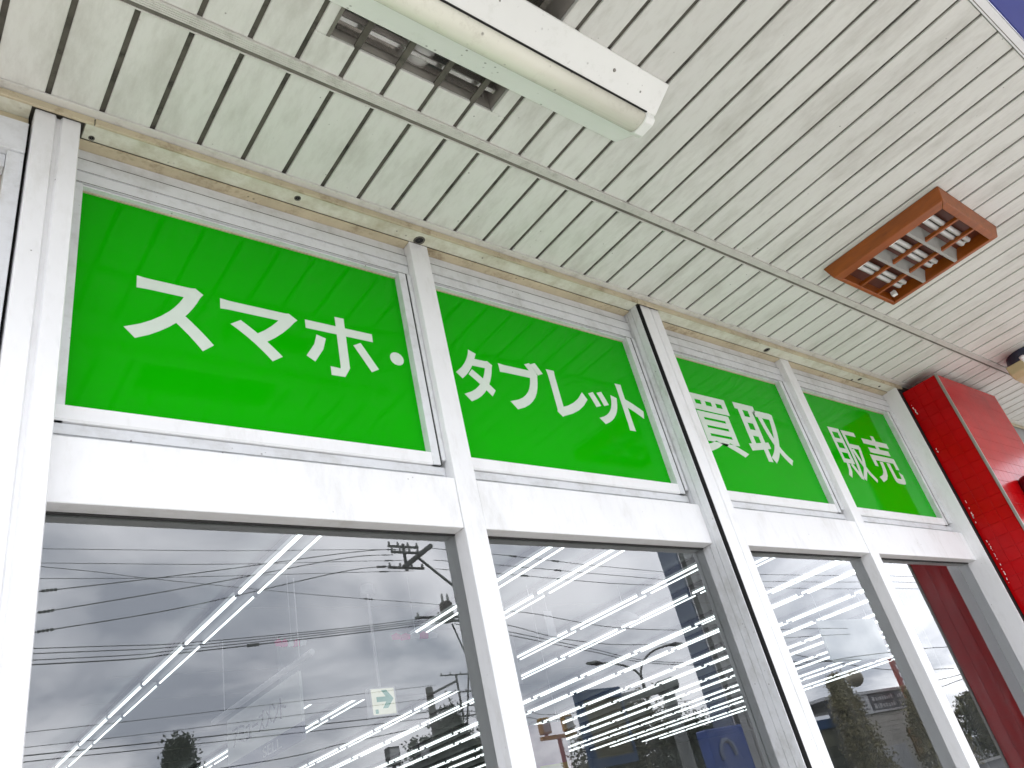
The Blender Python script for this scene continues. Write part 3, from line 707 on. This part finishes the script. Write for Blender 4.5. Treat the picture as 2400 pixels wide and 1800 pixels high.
bl_ = MB().tube([(5.90+0.4*i/8, 4.0, 3.385-0.045*i/8) for i in range(9)], [0.004, 0.028, 0.043, 0.05, 0.052, 0.048, 0.04, 0.025, 0.004], 10); bl_.build('envelope', WCARD, hb3)
MB().tube([(6.1, 4.0, 3.40), (6.1, 4.0, 3.68)], 0.002, 5).build('string', WCARD, hb3)
hb4 = thing('sale_poster', 'pale pink and yellow poster hanging at the foot of the second pane', 'poster', (4.72, 4.0, 2.1))
MB().box(4.50, 4.93, 4.0, 4.006, 1.9, 2.46).build('sheet', mat('pale_pink_print', (0.62, 0.36, 0.40), 0.6, var=0.3, vscale=6), hb4)
MB().box(4.58, 4.88, 3.995, 3.999, 2.0, 2.14).build('yellow_panel', mat('pale_yellow_print', (0.6, 0.55, 0.22), 0.6), hb4)
for xx in (4.55, 4.88): MB().tube([(xx, 4.003, 2.46), (xx, 4.003, 3.68)], 0.002, 5).build('string', WCARD, hb4)
gp = thing('bulkhead_panel', 'plain grey board hanging from the shop ceiling behind the exit sign', 'hanging board', (4.2, 5.2, 3.1))
MB().box(2.95, 5.6, 5.22, 5.26, 3.06, 3.66).build('board', INWALL, gp)
MB().tube([(2.95, 5.24, 3.66), (2.95, 5.24, 3.60)], 0.006, 6).build('hanger', WCARD, gp)
for (xa, xb, yy, zz_, lb) in ((2.33, 2.56, 3.85, 3.19, 'small pink and white card mobile hanging over the pale section sign'), (3.26, 3.68, 3.83, 3.20, 'long pink and white card mobile hanging beside the exit sign pole')):
    pk = thing('card_mobile', lb, 'card mobile', ((xa+xb)/2, yy, zz_), 'pink card mobiles')
    n_ = 5
    for i in range(n_):
        a = xa + (xb-xa)*i/n_; b = xa + (xb-xa)*(i+0.85)/n_
        q = MB(); dz = random.uniform(-0.006, 0.006)
        q.prism([(a, zz_-0.030+dz), (b, zz_-0.028), (b+0.01, zz_+0.006), ((a+b)/2, zz_+0.024+dz), (a-0.01, zz_+0.006)], yy-0.001, yy+0.001+0.02*(i % 2), 'y')
        q.build('card', PINK if i in (0, 1, 3) else WCARD, pk)
    MB().tube([((xa+xb)/2, yy, zz_+0.01), ((xa+xb)/2, yy, 3.68)], 0.0015, 5).build('string', WCARD, pk)

# ================================================================== STREET in front (seen in the panes' reflection)
def wire(pts, label, r=0.016, spacers=(), group='overhead wires along the road'):
    # smooth the polyline
    P_ = [Vector(p) for p in pts]; o_ = []
    for i in range(len(P_)-1):
        p0 = P_[max(i-1,0)]; p1 = P_[i]; p2 = P_[i+1]; p3 = P_[min(i+2, len(P_)-1)]
        for s in range(8):
            t_ = s/8
            o_.append(0.5*((2*p1)+(p2-p0)*t_+(2*p0-5*p1+4*p2-p3)*t_*t_+(3*p1-p0-3*p2+p3)*t_**3))
    o_.append(P_[-1])
    r *= 0.78
    w_ = MB().tube(o_, r, 5).build('overhead_wire', WIRE)
    tag(w_, label, 'wire', group)
    for f in spacers:
        i = min(int(f*(len(o_)-1)), len(o_)-2); a = o_[i]; d_ = (o_[i+1]-a).normalized()
        s_ = MB()
        for q in range(4): s_.tube([a+d_*(0.09*q), a+d_*(0.09*q+0.06)], r*3.0, 6)
        s_.build('clamp', WIRE, w_)
    return w_
wire([(-1,-20,8.92),(3.46,-20,9.48),(7.31,-20,10.03),(11.71,-20,10.72),(13.6,-20,10.95)], 'topmost of the three sagging wires with clamps reflected in the first pane', 0.017, (0.255,))
wire([(-1,-20,8.2),(3.43,-20,8.94),(7.22,-20,9.65),(11.7,-20,10.55),(13.6,-20,10.75)], 'middle of the three sagging wires with clamps reflected in the first pane', 0.017, (0.255,))
wire([(-1,-20,7.78),(3.44,-20,8.47),(6.89,-20,9.06),(11.64,-20,10.12),(13.6,-20,10.35)], 'lowest of the three sagging wires with clamps reflected in the first pane', 0.017, (0.255, 0.9))
wire([(-14,-21,10.6),(3.6,-21,10.99),(9.55,-21,11.16),(15.0,-21,11.4)], 'highest thin level wire reflected at the top of the first pane', 0.011, (0.95,))
wire([(-14,-21,10.3),(3.6,-21,10.6),(8.8,-21,10.71),(15.0,-21,11.0)], 'second thin level wire reflected near the top of the first pane', 0.011, (0.94,))
wire([(-14,-21,9.9),(3.61,-21,10.18),(7.65,-21,10.3),(15.0,-21,10.6)], 'third thin level wire reflected near the top of the first pane', 0.011, (0.93,))
wire([(-10,-23,12.4),(3.92,-23,11.29),(6.93,-23,10.98),(13.16,-23,10.39),(20,-23,9.9)], 'thin wire falling to the first mullion across the level wires', 0.012, (0.8,))
for i, (a, b, c, d_) in enumerate(((8.07,8.09,8.36,8.66),(7.95,8.01,8.30,8.58),(7.80,7.92,8.24,8.52),(7.69,7.84,8.17,8.44))):
    wire([(-14,-20,a-0.1),(3.44,-20,a),(6.88,-20,b),(11.44,-20,c),(15.2,-20,d_)], '%s cable from the top in the bundle reflected across the middle of the first pane' % NUM[i], 0.015 if i < 3 else 0.02, (0.62,) if i == 3 else ())
for i, pts in enumerate(([(-10,-38,9.8),(6.3,-38,10.03),(20.6,-38,10.43),(26.6,-38,10.6)], [(-10,-38,9.5),(6.3,-38,9.45),(20.5,-38,9.75),(26.6,-38,9.9)],
                         [(-10,-38,9.2),(6.38,-38,9.13),(20.45,-38,9.13),(26.5,-38,9.18)], [(-10,-38,8.95),(6.4,-38,8.9),(20.42,-38,8.83),(26.5,-38,8.85)], [(-10,-38,7.6),(14.7,-38,7.7),(20.33,-38,8.06),(26.5,-38,8.5)])):
    wire(pts, '%s of the five far wires reflected low in the first pane' % ('top', 'second', 'third', 'fourth', 'lowest')[i], (0.018,0.018,0.034,0.026,0.028)[i], (), 'far wires across the road')
for i, pts in enumerate(([(15.2,-20,11.05),(17.76,-20,10.92),(26.42,-20,10.43),(34,-20,10.38),(60,-20,10.6)], [(15.2,-20,10.3),(18.17,-20,10.16),(25.75,-20,9.81),(34,-20,10.02),(60,-20,10.2)], [(15.2,-20,10.62),(18,-20,10.5),(26,-20,10.1),(34,-20,9.71),(60,-20,9.8)])):
    wire(pts, '%s of the three level wires reflected in the second and third panes' % ('top','middle','lowest')[i], 0.015, (0.30,0.36))
for i, pts in enumerate(([(15.6,-20,9.0),(18.71,-20,8.73),(25.01,-20,7.94),(40,-20,7.6)], [(15.6,-20,8.66),(17.82,-20,8.3),(20.68,-20,7.66),(25.66,-20,7.33),(40,-20,7.3)], [(15.6,-20,8.5),(17.76,-20,8.08),(21.36,-20,7.35),(26.34,-20,6.53),(40,-20,6.0)], [(15.6,-20,8.4),(17.76,-20,7.96),(21.36,-20,7.24),(26.34,-20,6.45),(40,-20,5.95)])):
    wire(pts, '%s of the four cables falling away through the second pane' % ('top','second','third','lowest')[i], 0.017, (0.2,) if i == 2 else ())
for i, pts in enumerate(([(27.2,-38,9.1),(32.62,-38,8.58),(36.97,-38,8.15),(60,-38,7.9)], [(27.2,-38,8.8),(32.53,-38,8.27),(36.86,-38,7.84),(60,-38,7.5)])):
    wire(pts, '%s of the two far wires reflected below the twin-arm lamp' % ('upper','lower')[i], 0.024, (), 'far wires across the road')
for i, pts in enumerate(([(36,-25,8.5),(41.82,-25,7.7),(51.37,-25,6.3),(61,-25,5.8)], [(36,-25,6.8),(41.8,-25,7.01),(53.5,-25,7.32),(62,-25,7.3)], [(55,-25,5.1),(58.46,-25,5.23),(61,-25,5.33),(66,-25,5.6)], [(55,-25,4.6),(58.2,-25,4.79),(61.1,-25,5.01),(66,-25,5.3)])):
    wire(pts, ('slack wire dropping to the right over the beige building','slack wire rising to the right over the beige building','upper short wire reflected beside the red pilaster','lower short wire reflected beside the red pilaster')[i], 0.03, ())

def utility_pole(name, label, x, y, h, r, arms, transformer=None, extra=None):
    o = thing(name, label, 'utility pole', (x, y, 0), 'utility poles')
    MB().tube([(x, y, 0), (x, y, h)], [r*1.35, r], 10).build('pole', POLEC, o)
    for (z, dx0, dx1, dy) in arms:
        MB().box(x+dx0, x+dx1, y+dy-0.035, y+dy+0.035, z-0.035, z+0.035).build('crossarm', STEELD, o)
        for f in (0.04, 0.33, 0.66, 0.96):
            xx = x+dx0+(dx1-dx0)*f
            MB().lathe((xx, y+dy, z+0.05), [(0.035, -0.01), (0.05, 0.04), (0.03, 0.07), (0.04, 0.10), (0.001, 0.13)], 8).build('insulator', PORC, o)
    if transformer:
        tz, tdx = transformer
        MB().lathe((x+tdx, y, tz), [(0.001, 0.0), (0.20, 0.02), (0.22, 0.08), (0.22, 0.6), (0.17, 0.68), (0.001, 0.72)], 14).build('transformer', POLEC, o)
        for s_ in (-0.1, 0.12): MB().lathe((x+tdx+s_, y, tz+0.70), [(0.04, 0), (0.05, 0.1), (0.03, 0.25), (0.001, 0.28)], 8).build('bushing', PORC, o)
    return o
p1 = utility_pole('utility_pole', 'near utility pole with stacked crossarms and transformer reflected beside the first mullion', 16.0, -20, 11.2, 0.15,
                  [(11.05, -2.55, -1.35, 0.0), (10.72, -2.65, -1.55, 0.3), (10.30, -2.65, -1.25, 0.0), (8.62, -1.9, 0.9, 0.0), (8.45, -1.3, 0.9, 0.15)], (8.45, -0.62))
MB().tube([(14.05, -20, 10.2), (14.05, -20, 11.15)], 0.06, 6).build('riser', STEELD, p1)
MB().tube([(13.95, -20, 10.32), (15.2, -20, 11.15)], 0.09, 6).build('stay_arm', STEELD, p1)
MB().tube([(14.5, -20, 10.75), (15.95, -20, 9.6)], 0.05, 6).build('brace', STEELD, p1)
MB().tube([(15.5, -20, 8.4), (15.9, -20, 7.2), (15.2, -20, 4.5)], 0.03, 6).build('down_lead', WIRE, p1)
p2 = utility_pole('utility_pole', 'far dark utility pole rising above the pines in the first pane', 26.1, -38, 10.5, 0.20,
                  [(11.1, 0.9, 3.1, 0.0), (10.1, 1.0, 3.3, 0.0), (9.3, 1.2, 3.2, 0.0), (8.75, 0.2, 3.6, 0.0)], (7.9, 5.0))
MB().tube([(26.1, -38, 10.1), (28.1, -38, 10.75)], 0.07, 6).build('stay_arm', STEELD, p2)
MB().tube([(28.1, -38, 8.7), (28.1, -38, 11.1)], 0.07, 6).build('riser', STEELD, p2)
MB().tube([(26.1, -38, 9.1), (27.6, -38, 9.4)], 0.06, 6).build('stay_arm', STEELD, p2)
MB().tube([(26.5, -38, 7.2), (27.4, -38, 8.7)], 0.06, 6).build('brace', STEELD, p2)

def tree(label, x, y, h, rad, leaf, seed, shape='round', trunk_h=0.3, nleaf=5200, lsz=0.16, group='trees across the road'):
    rg = random.Random(seed); lsz *= 0.5; nleaf = int(nleaf*1.5)
    o = thing('tree', label, 'tree', (x, y, 0), group)
    tr_ = MB().tube([(x, y, 0), (x+0.05, y, h*0.35), (x-0.04, y+0.05, h*0.7), (x, y, h*0.93)], [0.05*rad+0.10, 0.04*rad+0.07, 0.05, 0.015], 8)
    for i in range(9):
        a = rg.uniform(0, 6.28); z0 = h*rg.uniform(trunk_h, 0.8); l_ = rad*rg.uniform(0.5, 0.9)*(1-0.5*z0/h)
        tr_.tube([(x, y, z0), (x+math.cos(a)*l_*0.5, y+math.sin(a)*l_*0.5, z0+l_*0.25), (x+math.cos(a)*l_, y+math.sin(a)*l_, z0+l_*0.6)], [0.045, 0.028, 0.01], 5)
    tr_.build('trunk', BARK, o)
    cr_ = MB(); zb0 = h*trunk_h
    clumps = []
    for i in range(170):
        t_ = rg.random()**0.8
        z0 = zb0 + (h-zb0)*t_
        env = rad*((1-t_)**0.75 if shape == 'cone' else math.sqrt(max(0.02, 1-(2*t_-0.85)**2/1.35)))
        a = rg.uniform(0, 6.28); rr = env*math.sqrt(rg.random())*rg.uniform(0.75, 1.08)
        clumps.append((x+math.cos(a)*rr, y+math.sin(a)*rr, z0, rad*rg.uniform(0.12, 0.24)))
    for i in range(40):      # the ragged outline: leading shoots and stray sprays
        t_ = rg.uniform(0.72, 1.04) if shape == 'cone' else rg.uniform(0.35, 1.06)
        env = rad*(max(0.0, 1-t_)**0.75*1.2+0.05 if shape == 'cone' else math.sqrt(max(0.02, 1-(2*t_-0.85)**2/1.35))*1.12)
        a = rg.uniform(0, 6.28)
        clumps.append((x+math.cos(a)*env, y+math.sin(a)*env, zb0+(h-zb0)*t_, rad*rg.uniform(0.03, 0.09)))
    vs_ = []; fs = []
    for i in range(nleaf):
        c = rg.choice(clumps)
        gs_ = lambda s_: max(-1.5*s_, min(1.5*s_, rg.gauss(0, s_)))
        p = Vector((c[0]+gs_(c[3]), c[1]+gs_(c[3]), c[2]+gs_(c[3]*(1.2 if shape == 'cone' else 1.0))))
        d_ = Vector((rg.gauss(0, 1), rg.gauss(0, 1), rg.gauss(0.6 if shape == 'cone' else 0, 1))).normalized()
        u = d_.orthogonal().normalized(); s_ = lsz*rg.uniform(0.6, 1.4)
        q = len(vs_); vs_ += [p-u*s_*0.35, p+d_*s_*1.1, p+u*s_*0.35, p-d_*s_*0.4]; fs.append((q, q+1, q+2, q+3))
    cr_.add(vs_, fs); cr_.build('crown', leaf, o)
    return o
tree('small dark pine tip reflected at the foot of the first pane', 8.3, -25, 6.35, 1.3, LEAF_D, 1, 'cone', 0.3, 12000, 0.17)
tree('tall dark pine reflected in front of the far utility pole', 19.6, -27, 6.7, 1.9, LEAF_D, 2, 'cone', 0.1, 8400, 0.2)
tree('broad dark pine reflected left of the first mullion', 18.1, -27, 5.7, 1.7, LEAF_D, 3, 'round', 0.1, 8400, 0.2)
tree('olive broadleaf tree reflected beside the first mullion', 21.4, -28.5, 5.6, 1.9, LEAF_O, 4, 'round', 0.15, 7200, 0.22)
tree('big olive broadleaf tree reflected behind the navy signboard', 24.2, -22, 5.3, 2.6, LEAF_O, 5, 'round', 0.1, 12000, 0.22)
tree('dark bushy tree reflected at the foot of the second pane', 24.6, -19.2, 4.1, 1.6, LEAF_D, 6, 'round', 0.1, 8400, 0.18)
tree('golden cone-shaped conifer reflected in the third pane', 44.6, -24.5, 5.9, 1.5, LEAF_Y, 7, 'cone', 0.02, 10400, 0.22)
tree('pale golden tree reflected beside the third mullion', 51.5, -23.8, 4.5, 1.7, LEAF_Y, 8, 'cone', 0.05, 8400, 0.24)
tree('dark green tree reflected behind the golden conifer', 44.5, -30, 6.0, 2.4, LEAF_D, 9, 'round', 0.1, 7200, 0.26)
tree('leafy shrub reflected at the foot of the fourth pane', 60.5, -24.5, 4.0, 1.6, LEAF_O, 10, 'round', 0.02, 7200, 0.24)

# twin-arm street lamp
sl = thing('street_lamp', 'slender twin-arm street lamp reflected in the second pane', 'street lamp', (25.95, -22, 0))
fz = 6.5
MB().tube([(25.95, -22, 0), (25.95, -22, fz)], [0.11, 0.07], 10).build('post', LAMPP, sl)
for s_, ln, ht in ((-1, 2.2, 0.75), (1, 2.5, 1.3)):
    pts = [(25.95+s_*ln*math.sin(a*math.pi/2/7)**1.0*1.0, -22, fz+ht*math.sin(a*math.pi/2/7)**0.8) if False else
           (25.95+s_*ln*(1-math.cos(a*math.pi/2/7)), -22, fz+ht*math.sin(a*math.pi/2/7)) for a in range(8)]
    MB().tube(pts, 0.045, 8).build('arm', LAMPP, sl)
    hx = pts[-1]
    MB().tube([(hx[0]-s_*0.1, -22, hx[2]), (hx[0]+s_*0.2, -22, hx[2]+0.02), (hx[0]+s_*0.75, -22, hx[2]+0.03)], [0.05, 0.11, 0.05], 8).build('lamp_head', LAMPP, sl)

# navy signboard hung from a grey gantry
gs = thing('gantry_sign', 'navy framed roadside signboard hung from a grey gantry arm', 'signboard', (23.0, -18, 0))
sx0, sx1, sz1, sz0 = 18.1, 20.15, 5.45, 3.15
for (a, b, c, d_) in ((sx0, sx1, sz1-0.32, sz1), (sx0, sx1, sz0, sz0+0.25), (sx0, sx0+0.25, sz0+0.25, sz1-0.32), (sx1-0.1, sx1, sz0+0.25, sz1-0.32)):
    MB().box(a, b, -18.0, -17.8, c, d_).build('frame_bar', SIGNB, gs, 0.01)
MB().box(sx0+0.25, sx1-0.1, -17.97, -17.86, sz0+0.25, sz1-0.32).build('face', SIGNO, gs)
MB().tube([(20.1, -18.1, 5.10), (22.9, -18.1, 5.32)], 0.15, 10).build('gantry_arm', GANTRY, gs)
MB().tube([(22.75, -18.1, 0), (22.75, -18.1, 5.42)], [0.24, 0.22], 12).build('gantry_post', GANTRY, gs)
MB().tube([(22.4, -18.1, 5.3), (23.2, -18.1, 5.42)], 0.24, 10).build('gantry_joint', GANTRY, gs)

# tall pylon sign
py = thing('pylon_sign', 'tall pylon sign with a slate blue side and dark front reflected in the second pane', 'pylon sign', (18.5, -12.4, 0))
MB().box(17.80, 19.4, -12.55, -12.0, 0, 9.5).build('front_panel', PYD, py, 0.01)
MB().box(17.70, 17.799, -12.62, -12.02, 0, 9.5).build('side_panel', PYB, py, 0.005)
MB().box(17.775, 17.80, -11.998, -11.985, 0, 9.5).build('edge_strip', WCARD, py)
for zz_ in (3.6, 4.6, 5.6, 6.6, 7.6): MB().box(17.83, 19.38, -11.998, -11.985, zz_, zz_+0.03).build('panel_joint', GANTRY, py)
bs = thing('blue_sign_box', 'bright blue sign box with a pale round letter at the foot of the second pane', 'sign box', (17.3, -11.5, 2))
BLUE2 = mat('bright_sign_blue', (0.015, 0.06, 0.28), 0.4, var=0.15, vscale=2)
MB().box(15.6, 19.4, -11.5, -11.2, 1.5, 3.0).build('box', BLUE2, bs, 0.02)
rg_ = MB(); pts = []
for a in range(0, 8):
    t_ = math.radians(-20+a*30); pts.append((16.15-0.26*math.cos(t_), -11.18, 2.42+0.30*math.sin(t_)))
rg_.tube(pts, 0.055, 6); rg_.build('letter', mat('faded_letter', (0.13, 0.16, 0.24), 0.5), bs)
MB().box(15.6, 15.68, -11.5, -11.2, 0, 1.5).build('leg', GANTRY, bs); MB().box(19.3, 19.4, -11.5, -11.2, 0, 1.5).build('leg', GANTRY, bs)

# floodlight posts
def flood(label, x, y, h, pm_, bm_):
    o = thing('floodlight_post', label, 'floodlight', (x, y, 0), 'floodlight posts')
    MB().tube([(x, y, 0), (x, y, h)], [0.09, 0.07], 8).build('post', pm_, o)
    MB().box(x-0.75, x+0.75, y-0.06, y+0.06, h-0.06, h+0.06).build('bar', bm_, o)
    for s_ in (-0.5, 0.5):
        hd = MB().box(x+s_-0.2, x+s_+0.2, y-0.12, y+0.10, h+0.12, h+0.62).build('floodlight', bm_, o, 0.03)
        MB().box(x+s_-0.04, x+s_+0.04, y-0.04, y+0.04, h+0.05, h+0.13).build('bracket', pm_, o)
        MB().box(x+s_-0.15, x+s_+0.15, y+0.101, y+0.115, h+0.18, h+0.56).build('lens', TUBEW, o)
flood('yellow twin floodlight on a rusty red post reflected in the second pane', 18.6, -19.6, 4.45, REDP, YEL)
flood('black twin floodlight on a dark post below the pines in the first pane', 12.9, -19.6, 4.18, BLACK, BLACK)

# shop building across the road
SID = mat('beige_siding', (0.52, 0.49, 0.43), 0.7, var=0.12, vscale=3)
DPAN = mat('charcoal_sign_panel', (0.07, 0.07, 0.075), 0.5)
LPAN = mat('pale_sign_panel', (0.5, 0.5, 0.5), 0.5)
ob_ = thing('shop_building', 'beige boarded shop with charcoal sign panels reflected in the third pane', 'building', (50, -27, 0))
MB().box(45.5, 58, -34, -26.2, 0, 4.0).build('wall', SID, ob_)
for i in range(13):
    MB().box(45.5, 58, -26.2, -26.17 + 0.0, 0.3+0.26*i, 0.3+0.26*i+0.235).build('siding_board', SID, ob_, 0.006)
MB().box(45.3, 58.2, -34, -26.0, 4.0, 4.12).build('sign_ledge', LPAN, ob_)
for i, (a, b, mm_) in enumerate(((45.6, 48.2, DPAN), (48.25, 50.2, LPAN), (50.25, 53.4, DPAN), (53.45, 57.9, DPAN))):
    q = MB().box(a, b, -26.4, -26.1, 4.12, 5.15).build('sign_panel', mm_, ob_, 0.01)
    rg2 = random.Random(i)
    for r in range(2 if mm_ is DPAN else 4):
        xx = a+0.3
        while xx < b-0.4:
            w__ = rg2.uniform(0.12, 0.34); hh = 0.30 if mm_ is DPAN else 0.12
            zz_ = 4.25 + r*(0.45 if mm_ is DPAN else 0.23)
            MB().box(xx, xx+w__*0.8, -26.1, -26.085, zz_, zz_+hh*rg2.uniform(0.6, 1)).build('sign_mark', LPAN if mm_ is DPAN else DPAN, q)
            xx += w__ + 0.08
MB().box(45.2, 58.3, -34, -26.0, 5.15, 5.32).build('roof', LPAN, ob_)
MB().box(49.4, 52.2, -26.17, -26.05, 0.6, 2.1).build('notice_board', LPAN, ob_, 0.01)
MB().box(53.2, 54.9, -26.17, -26.06, 1.0, 2.9).build('amber_panel', mat('amber_panel', (0.20, 0.10, 0.01), 0.5, var=0.3, vscale=3), ob_, 0.01)
sh = thing('shed_building', 'low dark shed with navy roof edge reflected behind the golden conifer', 'building', (40.5, -27, 0))
MB().box(38.5, 44.8, -33, -25.6, 0, 3.6).build('wall', mat('olive_grey_wall', (0.15, 0.15, 0.10), 0.7, var=0.2, vscale=2), sh)
MB().box(38.2, 45.1, -33.2, -25.4, 3.6, 4.1).build('roof_edge', SIGNB, sh, 0.02)
for (a, b) in ((38.9, 41.3), (41.6, 44.3)):
    d_ = MB().box(a, b, -25.6, -25.56, 0.1, 2.7).build('roller_door', mat('dark_opening', (0.02, 0.022, 0.015), 0.5), sh)
    for i in range(5): MB().box(a, b, -25.56, -25.54, 0.2+0.5*i, 0.2+0.5*i+0.44).build('slat', mat('door_olive', (0.05, 0.055, 0.035), 0.5), d_, 0.01)
for i, (bx_, bw, bh, bd_) in enumerate(((-14, 9, 4.0, 9), (-2, 8, 3.8, 8))):
    hb = thing('house', '%s low grey house across the road' % ('nearer', 'farther')[i], 'building', (bx_+bw/2, -44, 0)); 
    MB().box(bx_, bx_+bw, -44-bd_, -44, 0, bh*0.75).build('wall', GREYWALL, hb)
    MB().prism([(-44-bd_-0.4, bh*0.75), (-43.6, bh*0.75), (-44-bd_/2, bh)], bx_-0.3, bx_+bw+0.3, 'x').build('roof', DPAN, hb)
    for q in range(3): MB().box(bx_+1+q*2.4, bx_+2.4+q*2.4, -44, -43.95, 1.0, 2.2).build('window', DARKBOX, hb)
# globe lamp
gl_ = thing('globe_lamp', 'round globe lamp on a thin post above the golden conifer', 'street lamp', (47.0, -24.8, 0))
MB().tube([(46.2, -24.8, 0), (46.2, -24.8, 5.4), (46.9, -24.8, 5.75)], [0.07, 0.05, 0.05], 8).build('post', LAMPP, gl_)
MB().lathe((47.25, -24.8, 5.95), [(0.001+0.5*math.sin(a*math.pi/10), -0.5*math.cos(a*math.pi/10)) for a in range(11)], 18).build('globe', mat('amber_globe', (0.22, 0.19, 0.13), 0.3), gl_)
# red banner sign
rs = thing('red_banner_sign', 'narrow red upright sign reflected beside the third mullion', 'signboard', (53.4, -25, 0))
MB().box(52.6, 54.0, -25.1, -24.9, 4.4, 6.9).build('face', REDP, rs, 0.02)
for i in range(4): MB().box(52.9, 53.7, -24.9, -24.88, 4.7+0.5*i, 5.0+0.5*i).build('sign_mark', WCARD, rs)
MB().tube([(53.3, -25, 0), (53.3, -25, 4.4)], 0.1, 8).build('post', GANTRY, rs)
